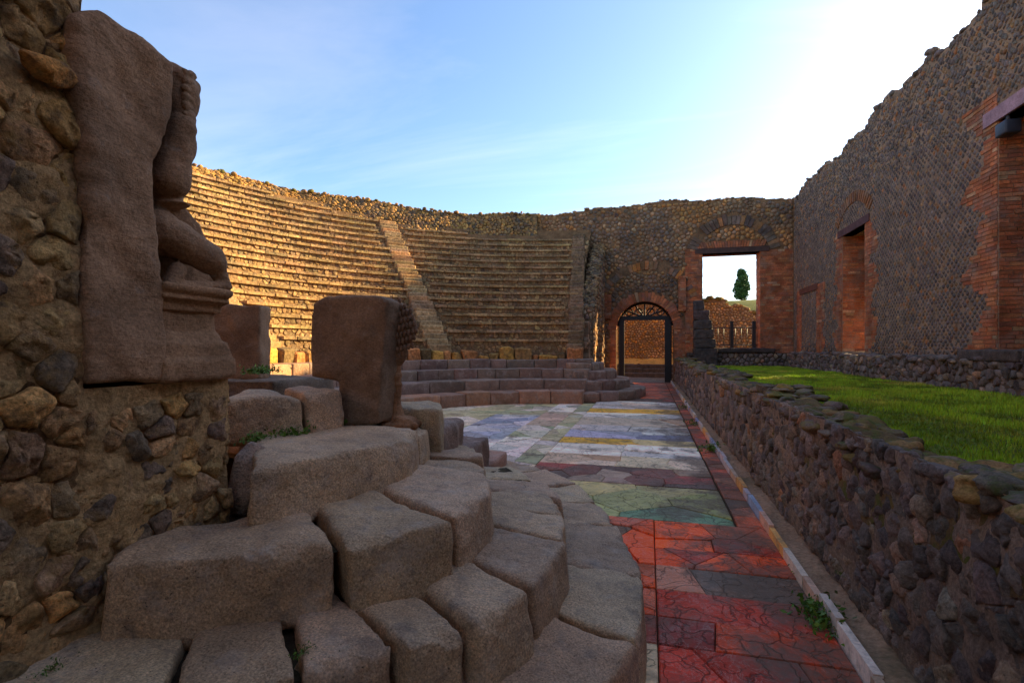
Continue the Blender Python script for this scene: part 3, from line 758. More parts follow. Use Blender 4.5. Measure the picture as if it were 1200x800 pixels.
# ------------------------------------------------------------------ far side wall with arch and window
FY, FT = 24.8, 0.9
farw = empty('side_wall', (0, FY + FT / 2, 0), 'far side wall of rubble and brick pierced by an arch and a tall window', 'wall')
AC, AR, AS = -0.175, 1.315, 2.5           # arch centre, radius, springing
WX0, WX1, WZ0, WZ1 = 2.37, 4.80, 1.42, 5.90
def far_top(x): return 8.28 + 0.12 * math.sin(x * 0.5 + 1) + 0.06 * math.sin(x * 1.9)
xs = sorted({-10.2, 7.1, AC - AR, AC + AR, WX0, WX1, *[AC - AR + 2 * AR * k / 24 for k in range(25)], *[-10.2 + 0.4 * k for k in range(43)]})
cores = []
for a, b in zip(xs[:-1], xs[1:]):
    m_ = (a + b) / 2; top = far_top(m_)
    if AC - AR < m_ < AC + AR:
        cores.append(box(a, b, FY, FY + FT, AS + math.sqrt(max(0, AR ** 2 - (m_ - AC) ** 2)), top))
    elif WX0 < m_ < WX1:
        cores.append(box(a, b, FY, FY + FT, -0.2, WZ0)); cores.append(box(a, b, FY, FY + FT, WZ1, top))
    else: cores.append(box(a, b, FY, FY + FT, -0.2, top))
V, F = join(cores); link('mortar_core', mesh_from('mortar_core', V, F, (0.19, 0.125, 0.075), False), M['mortar'], farw)
ffr = plane_frame((0, FY, 0), (1, 0, 0), (0, 0, 1), (0, -1, 0))
def ring(u, v, cx, cz, r0, r1): return v > cz and r0 < math.hypot(u - cx, v - cz) < r1
def far_brick(u, v):
    if WX1 < u < 6.12 and 1.4 < v < 5.95: return True
    if 1.62 < u < WX0 and 1.2 < v < 6.05: return True
    if AC + AR < u < 1.75 and v < 2.6: return True
    return False
def far_keep(u, v):
    if v > far_top(u) - 0.08 or far_brick(u, v): return False
    if abs(u - AC) < AR + 0.34 and v < AS: return False
    if ring(u, v, AC, AS, 0, AR + 0.42): return False
    if WX0 - 0.25 < u < WX1 + 0.3 and 1.3 < v < 6.45: return False
    if ring(u, v, AC + 0.1, 3.2, 2.05, 2.5) or ring(u, v, 3.65, 5.55, 1.55, 2.1): return False
    return True
pcs = wallstones((-10, 6.1, 0.05, 8.3), 0.2, ffr, FARW, (0.004, 0.035), 0.012, 1.15, keep=far_keep, rings=2, n=8, rough=0.012, pts=darts((-10, 6.1, .05, 8.3), .08, .21, 8))
for k_, (V, F, c) in enumerate(pcs):
    m_ = V.mean(0); q = fbm(np.array([[m_[0] * .55, m_[2] * .8, 2.2]]), 3)[0]
    if q > .12 and random.random() < .75: pcs[k_] = (V, F, pick([(3, (0.40, 0.215, 0.085)), (2, (0.33, 0.19, 0.09)), (1, (0.46, 0.28, 0.12))]))
    elif q < -.35 and random.random() < .6: pcs[k_] = (V, F, vary((0.15, 0.125, 0.11)))
for i in range(300):
    x = -10 + 16.2 * i / 300
    V, F = rock((x, FY + random.uniform(-0.02, .5), far_top(x) + random.uniform(-.05, .05)), random.uniform(.05, .11), i * .91, (1.4, 1, .6), 8, 5, .3)
    pcs.append((V, F, pick(FARW)))
emit(pcs, 'rubble_stone', 'small_rubble_stones', farw, M['far_wall'], 0, 9)
pcs = bricks(ffr, WX1, 6.12, 1.4, 5.95, lambda u, v: True, 0.095, 0.32) + bricks(ffr, 1.62, WX0, 1.2, 6.05, lambda u, v: True, 0.095, 0.32) + bricks(ffr, AC + AR, 1.62, 0.1, 2.6, lambda u, v: True, 0.095, 0.32)
pcs += bricks(plane_frame((WX1, FY, 0), (0, 1, 0), (0, 0, 1), (-1, 0, 0)), 0, FT, WZ0, WZ1, lambda u, v: True, 0.095, 0.3)
pcs += bricks(plane_frame((AC - AR, FY, 0), (-1, 0, 0), (0, 0, 1), (0, -1, 0)), 0, 0.3, 0, AS, lambda u, v: True, 0.095, 0.3)
pcs += bricks(plane_frame((WX0, FY, 0), (0, 1, 0), (0, 0, 1), (1, 0, 0)), 0, FT, WZ0, WZ1, lambda u, v: True, 0.095, 0.3)
emit(pcs, 'brick', 'wall_bricks', farw, M['brick'], 0, 9, False)
def voussoirs(cx, cz, r0, r1, a0, a1, n, pal, name, depth=0.05, skip=0.0, minpx=5, taper=0.92):
    out = []
    for k in range(n):
        if random.random() < skip: continue
        b0, b1 = R(a0 + (a1 - a0) * (k + 0.04) / n), R(a0 + (a1 - a0) * (k + taper) / n)
        ro = r1 * random.uniform(0.97, 1.03)
        U = np.array([cx + math.cos(t) * r_ for r_, t in ((r0, b0), (ro, b0), (ro, b1), (r0, b1))] * 2)
        W = np.array([cz + math.sin(t) * r_ for r_, t in ((r0, b0), (ro, b0), (ro, b1), (r0, b1))] * 2)
        D = np.array([-0.2] * 4 + [depth * random.uniform(.6, 1.3)] * 4)
        out.append((ffr(U, W, D), [(4, 5, 6, 7), (0, 1, 5, 4), (1, 2, 6, 5), (2, 3, 7, 6), (3, 0, 4, 7)], pick(pal)))
    emit(out, name, name + 's_small', farw, M['brick'], 60, minpx, False)
voussoirs(AC, AS, AR - 0.02, AR + 0.40, 0, 180, 34, BRICK, 'arch_brick', 0.06)
voussoirs(AC + 0.1, 3.2, 2.08, 2.45, 20, 165, 30, [(2, (0.36, 0.16, 0.05)), (1, (0.22, 0.13, 0.07)), (1, (0.13, 0.1, 0.08))], 'relieving_arch_stone', 0.05, 0.2)
voussoirs(3.65, 5.55, 1.6, 2.05, 15, 168, 26, [(1, (0.26, 0.14, 0.06)), (2, (0.13, 0.10, 0.08)), (1, (0.09, 0.075, 0.07))], 'relieving_arch_stone', 0.05, 0.12)
# flat brick arch and timber over the window
pcs = []
for k in range(26):
    u = 2.15 + k * 0.108
    lean_ = (u - 3.6) * 0.10
    V, F = box(u + .006, u + .1, FY - random.uniform(.03, .06), FY + .1, 6.14, 6.42 + random.uniform(-.03, .03)); V[4:, 0] += lean_
    pcs.append((V, F, pick(BRICK)))
emit(pcs, 'flat_arch_brick', 'flat_arch_bricks', farw, M['brick'], 40, 4, False)
V, F = box(2.05, 5.15, FY - 0.05, FY + 0.5, 5.90, 6.13); link('timber_lintel', mesh_from('timber_lintel', V, F, (0.075, 0.05, 0.045), False), M['wood'], farw)
V, F = worn([box(2.7, 5.35, FY - 0.32, FY + 0.3, 1.40, 1.60)], 0.05, 2, 0.02, 3); link('sill_block', mesh_from('sill_block', V, F, (0.05, 0.045, 0.046)), M['dark_rubble'], farw)
# rubble bench below the sill
pcs = wallstones((1.7, 6.1, 0.78, 1.4), 0.2, plane_frame((0, FY - 0.2, 0), (1, 0, 0), (0, 0, 1), (0, -1, 0)), DARK, (0.03, 0.07), 0.03)
V, F = box(1.68, 6.12, FY - 0.2, FY - 0.005, 0.5, 1.395); link('plinth_core', mesh_from('plinth_core', V, F, (0.10, 0.08, 0.065), False), M['mortar'], farw)
emit(pcs, 'plinth_stone', 'plinth_stones', farw, M['dark_rubble'], 0, 9)
# brick pilaster stubs beside the arch
for u0, u1, z0, z1 in ((-2.05, -1.7, 3.0, 4.1), (1.32, 1.66, 3.3, 4.9)):
    pc = bricks(plane_frame((0, FY - 0.16, 0), (1, 0, 0), (0, 0, 1), (0, -1, 0)), u0, u1, z0, z1, lambda a, b: True, .095, .3)
    V, F = box(u0, u1, FY - .16, FY + .02, z0, z1); link('pilaster_stub', mesh_from('pilaster_stub', V, F, (0.2, 0.1, 0.05), False), M['brick'], farw)
    emit(pc, 'brick', 'pilaster_bricks', farw, M['brick'], 0, 9, False)

# the matching side wall behind the camera, with its own passage
nsw = empty('near_side_wall', (0, -3.9, 0), 'side wall with passage arch at the near end of the hall', 'wall')
cores = []
for a, b in zip(xs[:-1], xs[1:]):
    m_ = (a + b) / 2; zb = 0 if not AC - AR < m_ < AC + AR else AS + math.sqrt(max(0, AR ** 2 - (m_ - AC) ** 2))
    cores.append(box(a, b, -4.3, -3.4, zb - .2 if zb == 0 else zb, far_top(m_) - 1.0))
cores.append(box(-16, -10.2, -4.3, -3.4, -.2, 7.2))
V, F = join(cores); link('mortar_core', mesh_from('mortar_core', V, F, (0.19, 0.125, 0.075), False), M['mortar'], nsw)
pcs = wallstones((-10, 6.1, 0.05, 7.1), .3, plane_frame((0, -3.4, 0), (1, 0, 0), (0, 0, 1), (0, 1, 0)), FARW, (.02, .05), .03, keep=lambda u, v: not (abs(u - AC) < AR + .2 and v < AS + AR))
emit(pcs, 'rubble_stone', 'rubble_stones', nsw, M['far_wall'], 0)

# dark steps against the far wall, left of the window
st = empty('stone_stair', (2.3, FY - 0.5, LZ), 'dark stone stair of small steps against the wall left of the window', 'stair')
prof = [(1.95, 2.40, 3.72), (1.95, 2.62, 3.28), (1.95, 2.72, 2.86), (1.95, 2.80, 2.44), (1.95, 2.88, 2.02), (1.95, 2.96, 1.62)]
zlo = 0.75
for k, (x0, x1, zt) in enumerate(prof[::-1]):
    V, F = worn([box(x0, x1, FY - 0.62, FY - 0.22, zlo + 0.005, zt)], 0.04, 2, 0.02, 4, seed=k)
    link('step', mesh_from('step', V, F, vary((0.075, 0.066, 0.066), .15)), M['dark_rubble'], st); zlo = zt

# iron gate in the arch
gate = empty('iron_gate', (AC, FY + 0.55, 0), 'black wrought iron gate frame with scrolled fanlight in the brick arch', 'gate')
GY = FY + 0.5
def gpart(name, parts):
    V, F = join(parts); link(name, mesh_from(name, V, F, (0.012, 0.012, 0.013), False), M['iron'], gate)
gpart('gate_post', [box(AC - AR + 0.12, AC - AR + 0.36, GY - 0.08, GY + 0.08, 0, 2.95)])
gpart('gate_post', [box(AC + AR - 0.40, AC + AR - 0.12, GY - 0.08, GY + 0.08, 0, 2.95)])
gpart('cross_beam', [box(AC - AR + 0.04, AC + AR - 0.04, GY - 0.09, GY + 0.09, 2.95, 3.14)])
arc = []
for k in range(24):
    a0, a1 = R(180 * k / 24), R(180 * (k + 1) / 24)
    for r_ in (AR - 0.05,):
        p = [(AC + math.cos(a) * r_, GY, AS + math.sin(a) * r_) for a in (a0, a1)]
        if min(p[0][2], p[1][2]) > 2.6: arc.append(bar(p[0], p[1], 0.06))
gpart('arch_rim', arc)
scr = []
for k in range(7):
    a = R(25 + 130 * k / 6)
    scr.append(bar((AC + math.cos(a) * .1, GY, 3.1), (AC + math.cos(a) * 1.24, GY, AS + math.sin(a) * 1.24), 0.035))
for cx in (-0.72, -0.27, 0.27, 0.72):
    for k in range(10):
        a0, a1 = 2 * math.pi * k / 10, 2 * math.pi * (k + 1) / 10; r_ = 0.17
        scr.append(bar((AC + cx + math.cos(a0) * r_, GY, 3.33 + math.sin(a0) * r_), (AC + cx + math.cos(a1) * r_, GY, 3.33 + math.sin(a1) * r_), 0.03, 6))
gpart('fanlight_scroll', scr)
# gate leaves folded back along the passage
for sx in (-1, 1):
    x = AC + sx * (AR - 0.1); bars_ = []
    for k in range(7): bars_.append(bar((x, GY + 0.1 + k * 0.16, 0.1), (x, GY + 0.1 + k * 0.16, 2.85), 0.02, 6))
    for z in (0.15, 1.4, 2.8): bars_.append(box(x - 0.02, x + 0.02, GY + 0.08, GY + 1.1, z, z + 0.06))
    gpart('gate_leaf', bars_)

# ------------------------------------------------------------------ outside, seen through the openings
bw = empty('ruined_wall', (0, 31.6, -0.2), 'brown ruined rubble wall seen through the arch beyond the gate', 'wall')
V, F = box(-4, 2.9, 31.5, 32.4, -0.2, 4.3); link('mortar_core', mesh_from('mortar_core', V, F, (0.20, 0.13, 0.075), False), M['mortar'], bw)
pcs = wallstones((-4, 2.9, 0.0, 4.3), 0.15, plane_frame((0, 31.5, 0), (1, 0, 0), (0, 0, 1), (0, -1, 0)), [(3, (0.42, 0.27, 0.15)), (2, (0.55, 0.29, 0.09)), (2, (0.3, 0.21, 0.14))], (.01, .04), .015, n=8, rings=2)  # orange stone colours paint in sunlight that this shaded face does not receive
emit(pcs, 'rubble_stone', 'rubble_stones', bw, M['far_wall'], 0)
os_ = empty('threshold_steps', (AC, 29.8, 0), 'dark stone threshold steps beyond the iron gate', 'steps')
for k in range(3):
    V, F = worn([box(-1.9, 1.6, 29.4 + k * 0.45, 29.9 + k * 0.45, -0.1, 0.24 + 0.22 * k)], 0.05, 2, .02, 3)
    link('step', mesh_from('step', V, F, vary((0.07, 0.062, 0.06), .15)), M['dark_rubble'], os_)
V, F = sheet(-3.5, 2.6, 30.75, 31.55, 60, 10, lambda X, Y: .62 + .55 * (Y - 30.75) + .16 * fbm(np.stack([X * 1.7, Y * 1.7, 0 * X], 1), 4))
setting(link('lit_tone_bank', mesh_from('lit_tone_bank', V, F, (0.50, 0.30, 0.09)), M['earth'], None, False))  # bright orange colour stands for sunlit ground beyond the gate
bw2 = empty('ruined_wall', (5, 31, -0.2), 'weathered rubble wall with grassy broken top seen through the tall window', 'wall')
def bt(x): return 3.9 + 0.18 * math.sin(x * 1.7 + 1) + 0.12 * math.sin(x * 4.1) + (0.35 if x < 4.3 else 0)
cores = [box(3 + k * .3, 3.3 + k * .3, 31, 33.6, -0.2, bt(3.15 + k * .3)) for k in range(25)]
V, F = join(cores); link('mortar_core', mesh_from('mortar_core', V, F, (0.18, 0.125, 0.08), False), M['mortar'], bw2)
pcs = wallstones((3, 10.5, 0.5, 4.2), 0.16, plane_frame((0, 31, 0), (1, 0, 0), (0, 0, 1), (0, -1, 0)), [(3, (0.34, 0.235, 0.14)), (2, (0.24, 0.17, 0.12)), (1, (0.44, 0.26, 0.1))], (.01, .05), .018, n=8, rings=2, keep=lambda u, v: v < bt(u))
for i in range(80):
    x = random.uniform(3, 10.4); V, F = rock((x, 31 + random.uniform(0, 1), bt(x)), random.uniform(.1, .22), i * 1.3, (1.2, 1, .7), 8, 5); pcs.append((V, F, pick([(1, (0.25, 0.17, 0.10)), (1, (0.14, 0.14, 0.05))])))
emit(pcs, 'rubble_stone', 'rubble_stones', bw2, M['far_wall'], 0)
rail = empty('railing', (3.7, FY + 0.7, 1.42), 'thin black iron railing with posts in the tall window opening', 'railing')
for x in (3.72, 4.66): V, F = box(x - .07, x + .07, FY + .62, FY + .76, 1.42, 2.85); link('post', mesh_from('post', V, F, (0.02, 0.02, 0.022), False), M['iron'], rail)
for z in (1.75, 2.55):
    V, F = bar((WX0, FY + .69, z), (WX1, FY + .69, z), .022); link('rail', mesh_from('rail', V, F, (0.02, 0.02, 0.022)), M['iron'], rail)
for k in range(9):
    x = WX0 + .25 + k * .25; V, F = bar((x, FY + .69, 1.72), (x, FY + .69, 2.57), .014, 6); link('baluster', mesh_from('baluster', V, F, (0.02, 0.02, 0.022)), M['iron'], rail)
# the lone tree on the crest
tp = PY(869, 353, 104.0)
tree = empty('tree', (tp[0], tp[1], tp[2] - 0.5), 'dense dark green tree alone on the skyline seen through the window', 'tree')
parts = [bar((tp[0], tp[1], tp[2] - 1), (tp[0] + .1, tp[1], tp[2] + 3.5), .22, 8, .1)]
for k in range(9):
    a = k * 2.4; z = tp[2] + .8 + k * .4; parts.append(bar((tp[0], tp[1], z), (tp[0] + math.cos(a) * 1.2, tp[1] + math.sin(a) * 1.2, z + 1.0), .07, 6, .02))
V, F = join(parts); link('trunk', mesh_from('trunk', V, F, (0.06, 0.045, 0.03)), M['wood'], tree)
def leaves(n, cfun, size, pal, rs):
    Vs, Fs, Cs = [], [], []
    for i in range(n):
        c, s = cfun(rs), size * rs.uniform(.6, 1.4)
        a = rs.normal(size=3); a /= np.linalg.norm(a); b = np.cross(a, rs.normal(size=3)); b /= np.linalg.norm(b)
        Vs += [c - a * s, c + b * s * .45, c + a * s, c - b * s * .45]; k = 4 * i; Fs.append((k, k + 1, k + 2, k + 3))
        Cs += [pick(pal)] * 4
    return np.array(Vs), Fs, np.array(Cs)
rs = np.random.default_rng(4)
clumps = []
for k in range(110):
    f = rs.uniform(0.03, 1); w = 1.45 * (math.sin(math.pi * min(1, f * .8 + .16)) ** .8) * (0.62 if f > .8 else 1)
    a = rs.uniform(0, 6.283); q = math.sqrt(rs.uniform(0, 1)) * w * .8
    clumps.append(np.array([tp[0] + math.cos(a) * q, tp[1] + math.sin(a) * q, tp[2] + .2 + f * 5.6]))
def crown(r_):
    c = clumps[r_.integers(len(clumps))]; d = r_.normal(size=3); d /= np.linalg.norm(d)
    return c + d * r_.uniform(.2, 1) ** .5 * .55
V, F, C = leaves(6500, crown, .2, [(3, (0.06, 0.14, 0.04)), (2, (0.09, 0.18, 0.05)), (1, (0.03, 0.08, 0.03))], rs)
link('crown', mesh_from('crown', V, F, C, False), M['leaf'], tree)

# ------------------------------------------------------------------ cavea: seat rows
CX, CY = -1.6, 10.35
NR, R0, DR, Z0, DZ = 20, 7.6, 0.39, 1.60, 0.318
def rim_base(a): return np.interp(a, [112, 124, 134, 146, 160], [14.1, 14.15, 14.4, 15.25, 15.4])     # radius of the top row at this angle (degrees)
YMAX, YMIN = 24.72, -3.2
cav = empty('seating_tiers', (CX, CY, 1.2), 'golden stone seating rows curving up the auditorium on the left', 'seating')
STAIRS = [(133.0, 0.40), (96.6, 0.28), (178, .48)]
def arc_limits(r):
    hi_ = 90.0
    s = (YMAX - CY) / r
    if s < 1: hi_ = max(hi_, 180 - math.degrees(math.asin(s)))
    # right end: against the far retaining wall (X = -2.62)
    c = (-2.64 - CX) / r; hi_ = max(hi_, math.degrees(math.acos(c)))
    lo_ = 226.0
    s = (CY - YMIN) / r
    if s < 1: lo_ = min(lo_, 180 + math.degrees(math.asin(s)))
    return hi_, lo_
def arc_block(r0, r1, z0, z1, a0, a1, lip=0.05, lipz=0.1, jit=0.012, seg=2):
    """seat block: riser set back under a projecting lip, then the seat"""
    prof = [(r1, z0), (r0 + lip, z0), (r0 + lip * random.uniform(.7, 1.2), z1 - lipz), (r0, z1 - lipz * .85), (r0 + random.uniform(0, .01), z1 - .015), (r0 + .02, z1), (r1, z1)]
    V = []; n = len(prof)
    for s in range(seg + 1):
        a = R(a0 + (a1 - a0) * s / seg); dr = random.uniform(-jit, jit); dz = random.uniform(-jit, jit)
        for i, (r_, z) in enumerate(prof):
            rr = r_ + (dr if 0 < i < n - 1 else 0); z_ = z + (dz if i > 1 else 0)
            V.append((CX + math.cos(a) * rr, CY + math.sin(a) * rr, z_))
    F = []
    for s in range(seg):
        for i in range(n): F.append((s * n + i, s * n + (i + 1) % n, (s + 1) * n + (i + 1) % n, (s + 1) * n + i))
    F.append(tuple(range(n - 1, -1, -1))); F.append(tuple(range(seg * n, (seg + 1) * n)))
    return np.array(V), F
pcs = []
for i in range(NR):
    r = R0 + DR * i; z = Z0 + DZ * i; lo, hi_ = arc_limits(r)
    a = lo + 0.2
    while a < hi_:
        w = random.uniform(0.35, 0.8)
        da = math.degrees(w / r); b = min(a + da, hi_)
        gap = math.degrees(0.008 / r)
        mid = (a + b) / 2
        hit = [s for s in STAIRS if abs(mid - s[0]) < math.degrees((s[1] + .02) / r)]
        if not hit and b - a > .3 and r + DR < rim_base(mid) + .1:
            dz = random.gauss(0, .007) - (random.random() < .04) * random.uniform(.02, .05); ro = random.gauss(0, .010)
            V, F = arc_block(r + ro, r + DR + 0.12, z + DZ - .085, z + DZ + dz, a + gap, b - gap, .006, .02, .006)
            pcs.append((V, F, pick(SLIP)))
        a = b
emit(pcs, 'seat_block', 'small_seat_blocks', cav, M['far_stone'], 300, 1, False)
pcs = []
for i in range(NR):
    r = R0 + DR * i; z = Z0 + DZ * i; lo, hi_ = arc_limits(r); rect = (R(lo) * r, R(hi_) * r, z - .10 if i else 1.16, z + DZ - .07)
    def rf(U, W, D, r=r): return np.stack([CX + np.cos(U / r) * (r + .10 - D), CY + np.sin(U / r) * (r + .10 - D), W], 1)
    pcs += wallstones(rect, .14, rf, SEAT, (.0, .035), .010, 1.1, rings=2, n=7, tilt=.1,
                      keep=lambda u, v, r=r: r + DR < rim_base(math.degrees(u / r)) + .1 and not any(abs(math.degrees(u / r) - q[0]) < math.degrees((q[1] + .02) / r) for q in STAIRS))
emit(pcs, 'riser_stone', 'riser_stones', cav, M['far_stone'], 0, 9, False)
# solid fill under the blocks
prof = []
for i in range(NR):
    prof += [(R0 + DR * i + .10, Z0 + DZ * i - .06 if i else 1.0), (R0 + DR * i + .10, Z0 + DZ * (i + 1) - .06)]
prof += [(15.7, Z0 + DZ * NR - .16), (15.7, 0)]
nA = 70; V = []; n = len(prof)
for k in range(nA + 1):
    a = R(90 + 138 * k / nA)
    for r_, z in prof: V.append((min(-2.66, CX + math.cos(a) * r_), max(YMIN + .1, min(YMAX - .02, CY + math.sin(a) * r_)), min(z, 6.6) if CY + math.sin(a) * r_ > YMAX - .02 else z))
F = [(k * n + i, k * n + i + 1, (k + 1) * n + i + 1, (k + 1) * n + i) for k in range(nA) for i in range(n - 1)]
link('fill', mesh_from('fill', V, F, (0.20, 0.14, 0.085), False), M['mortar'], cav)
# stairways up through the rows
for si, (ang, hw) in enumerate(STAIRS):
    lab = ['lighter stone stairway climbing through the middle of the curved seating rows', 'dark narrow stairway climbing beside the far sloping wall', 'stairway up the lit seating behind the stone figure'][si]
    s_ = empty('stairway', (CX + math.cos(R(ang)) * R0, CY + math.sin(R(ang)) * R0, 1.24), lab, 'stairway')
    for i in range(NR * 2):
        r = R0 - DR / 2 + DR / 2 * i; z = Z0 + .012 + DZ / 2 * i
        if CY + math.sin(R(ang)) * (r + .3) > YMAX or r > rim_base(ang) - .1: break
        w = hw * random.uniform(.88, 1.04); off = random.uniform(-.03, .03)
        V, F = box(r + random.uniform(-.02, .02), r + DR * .5 + .3, -w + off, w + off, z - .25, z + DZ / 2 + random.gauss(0, .012) - .01)
        ca, sa = math.cos(R(ang)), math.sin(R(ang))
        V = np.stack([CX + V[:, 0] * ca - V[:, 1] * sa, CY + V[:, 0] * sa + V[:, 1] * ca, V[:, 2]], 1)
        bmx = bmesh.new(); vs = [bmx.verts.new(p) for p in V]; [bmx.faces.new([vs[k] for k in f]) for f in F]
        bmesh.ops.bevel(bmx, geom=bmx.edges[:], offset=.025, segments=1, affect='EDGES')
        bmx.verts.index_update(); V = np.array([v.co[:] for v in bmx.verts]); F = [tuple(v.index for v in f.verts) for f in bmx.faces]; bmx.free()
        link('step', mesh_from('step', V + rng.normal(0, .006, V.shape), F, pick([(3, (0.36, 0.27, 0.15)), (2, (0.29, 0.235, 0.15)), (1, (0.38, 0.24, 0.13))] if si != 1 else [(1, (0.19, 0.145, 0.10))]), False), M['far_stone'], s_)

# ------------------------------------------------------------------ rubble crest behind the top row
rim = empty('curved_back_wall', (CX - 14.6, CY, 7), 'ragged curved rubble wall crowning the top of the seating', 'wall')
def rim_top(a):    # degrees
    return 8.25 + np.interp(a, [110, 118, 124, 131, 138, 146, 155, 165, 180, 260], [.05, -.1, -.05, .10, .22, .15, .22, .2, .2, .1])
def rim_frame(U, W, D):
    """U metres along the arc at r = 14.6, W metres up the slope"""
    a = U / 14.6; ad = np.degrees(a); topz = rim_top(ad); rb = rim_base(ad); z0 = Z0 + (rb - R0) / DR * DZ - .12
    f = W / 1.6; r_ = rb - .05 + (.35 + (15.4 - rb) * .45) * f + 0.06 * np.sin(U * 1.7) * (1 - f) - D * .75; z = z0 + (topz - z0) * f + D * .6
    return np.stack([CX + np.cos(a) * r_, CY + np.sin(a) * r_, z], 1)
a_lo, a_hi = R(104.5), R(252)
pcs = []
for c in voronoi(scatter((a_lo * 14.6, R(200) * 14.6, 0, 1.6), .155, .46, 1.1), (a_lo * 14.6, R(200) * 14.6, 0, 1.6)):
    if not c: continue
    s = facing_stone(c, rim_frame, random.uniform(.01, .06), .016, 8, 3, .02, 1, .06, .35)
    if s and s[0][:, 1].max() < FY - .05 and s[0][:, 1].min() > -4: pcs.append((s[0], [f[::-1] for f in s[1]], pick([(3, (0.27, 0.18, 0.075)), (2, (0.17, 0.125, 0.075)), (2, (0.35, 0.23, 0.09)), (1, (0.10, 0.085, 0.07))])))
for i in range(420):
    a = a_lo + (a_hi - a_lo) * i / 420 + random.uniform(-.004, .004); rb = float(rim_base(math.degrees(a))); r_ = rb + .3 + (15.4 - rb) * .45 + random.uniform(-.1, .35); z = float(rim_top(math.degrees(a))) + random.uniform(-.1, .03)
    p = (CX + math.cos(a) * r_, CY + math.sin(a) * r_, z)
    if p[1] > FY - .05 or p[1] < -4: continue
    V, F = rock(p, random.uniform(.06, .13), i * .63 + 2, (1.1, 1.1, .75), 8, 5, .3); pcs.append((V, F, pick([(2, (0.28, 0.19, 0.08)), (1, (0.16, 0.12, 0.07)), (1, (0.12, 0.13, 0.04))])))
emit(pcs, 'rubble_stone', 'rubble_stones', rim, M['far_wall'], 0)
nA = 90; V = []
for k in range(nA + 1):
    a = a_lo + (a_hi - a_lo) * k / nA; tz = float(rim_top(math.degrees(a)))
    rb = float(rim_base(math.degrees(a))); zb = Z0 + (rb - R0) / DR * DZ
    for r_, z in ((rb - .02, zb - .3), (rb + .28 + (15.4 - rb) * .45, tz - .04), (16.2, tz - .04), (16.2, -.2)):
        V.append((CX + math.cos(a) * r_, max(-4, min(FY - .035 - .02 * (r_ < 15), CY + math.sin(a) * r_)), z))
F = [(k * 4 + i, k * 4 + i + 1, (k + 1) * 4 + i + 1, (k + 1) * 4 + i) for k in range(nA) for i in range(3)]
link('mortar_core', mesh_from('mortar_core', V, F, (0.20, 0.145, 0.075), False), M['mortar'], rim)

# ------------------------------------------------------------------ broad orchestra steps
low_steps = empty('orchestra_steps', (CX - 4, CY, 0), 'four broad curved stone steps round the coloured orchestra floor', 'steps')
SR = [4.40, 5.15, 5.90, 6.60, 7.75]; SZ = [.36, .66, .95, 1.24]
def bevel_sector(r0, r1, z0, z1, a0, a1, off, seg, cx=CX, cy=CY, jit=.006):
    na = max(1, int((a1 - a0) * r1 / 14)); V = []
    for k in range(na + 1):
        a = R(a0 + (a1 - a0) * k / na)
        for r_, z in ((r0, z0), (r0, z1), (r1, z1), (r1, z0)): V.append((cx + math.cos(a) * r_, cy + math.sin(a) * r_, z))
    F = [(k * 4 + i, k * 4 + (i + 1) % 4, (k + 1) * 4 + (i + 1) % 4, (k + 1) * 4 + i) for k in range(na) for i in range(4)] + [(3, 2, 1, 0), tuple(na * 4 + i for i in range(4))]
    return np.array(V), F
def bevelled(V, F, off, seg=2, jit=.006):
    b = bmesh.new(); vs = [b.verts.new(p) for p in V]; [b.faces.new([vs[k] for k in f]) for f in F]
    bmesh.ops.recalc_face_normals(b, faces=b.faces[:])
    sharp = [e for e in b.edges if len(e.link_faces) == 2 and e.calc_face_angle() > .5]
    bmesh.ops.bevel(b, geom=sharp, offset=off, segments=seg, affect='EDGES', profile=.6)
    b.verts.index_update(); V = np.array([v.co[:] for v in b.verts]); F = [tuple(v.index for v in f.verts) for f in b.faces]; b.free()
    return V + jit * np.stack([fbm(V * 5 + k * 9, 2) for k in range(3)], 1), F
pcs = []
for i in range(4):
    r0, r1 = SR[i], SR[i + 1] + .05
    end_far = math.degrees(math.acos((-1.82 - CX) / r0)); end_near = 360 - math.degrees(math.acos(min(1, (-1.62 - CX) / r0)))
    if i == 3: end_near = 246.0
    a = end_far
    while a < end_near - .5:
        w = random.uniform(.5, .95) if i != 1 else random.uniform(.8, 1.7)
        b = a + math.degrees(w / r0)
        if end_near - b < 4: b = end_near
        g = math.degrees(.006 / r0); nearend = a > 235
        zt = SZ[i] + random.gauss(0, .008); ro = random.gauss(0, .012)
        zb = -0.05 if i == 0 else SZ[i - 1] - .1
        V, F = bevel_sector(r0 + ro, r1, zb, zt, a + g, b - g, 0, 0)
        if nearend: V, F = worn([(V, F)], .03, 3, .012, 5, seed=a)
        else: V, F = bevelled(V, F, random.uniform(.02, .045), 2, .012)
        col = pick([(4, (0.22, 0.165, 0.135)), (1.2, (0.32, 0.20, 0.14)), (1, (0.17, 0.135, 0.115))] if i else [(3, (0.38, 0.235, 0.15)), (2, (0.30, 0.20, 0.145))])
        pcs.append((V, F, col)); a = b
emit(pcs, 'step_block', 'small_step_blocks', low_steps, M['lava'], 300, 5)
V, F = bevel_sector(6.7, 7.9, 0.4, 1.215, 92, 228, 0, 0); link('walkway', mesh_from('walkway', V, F, (0.19, 0.15, 0.08), False), M['earth'], low_steps)
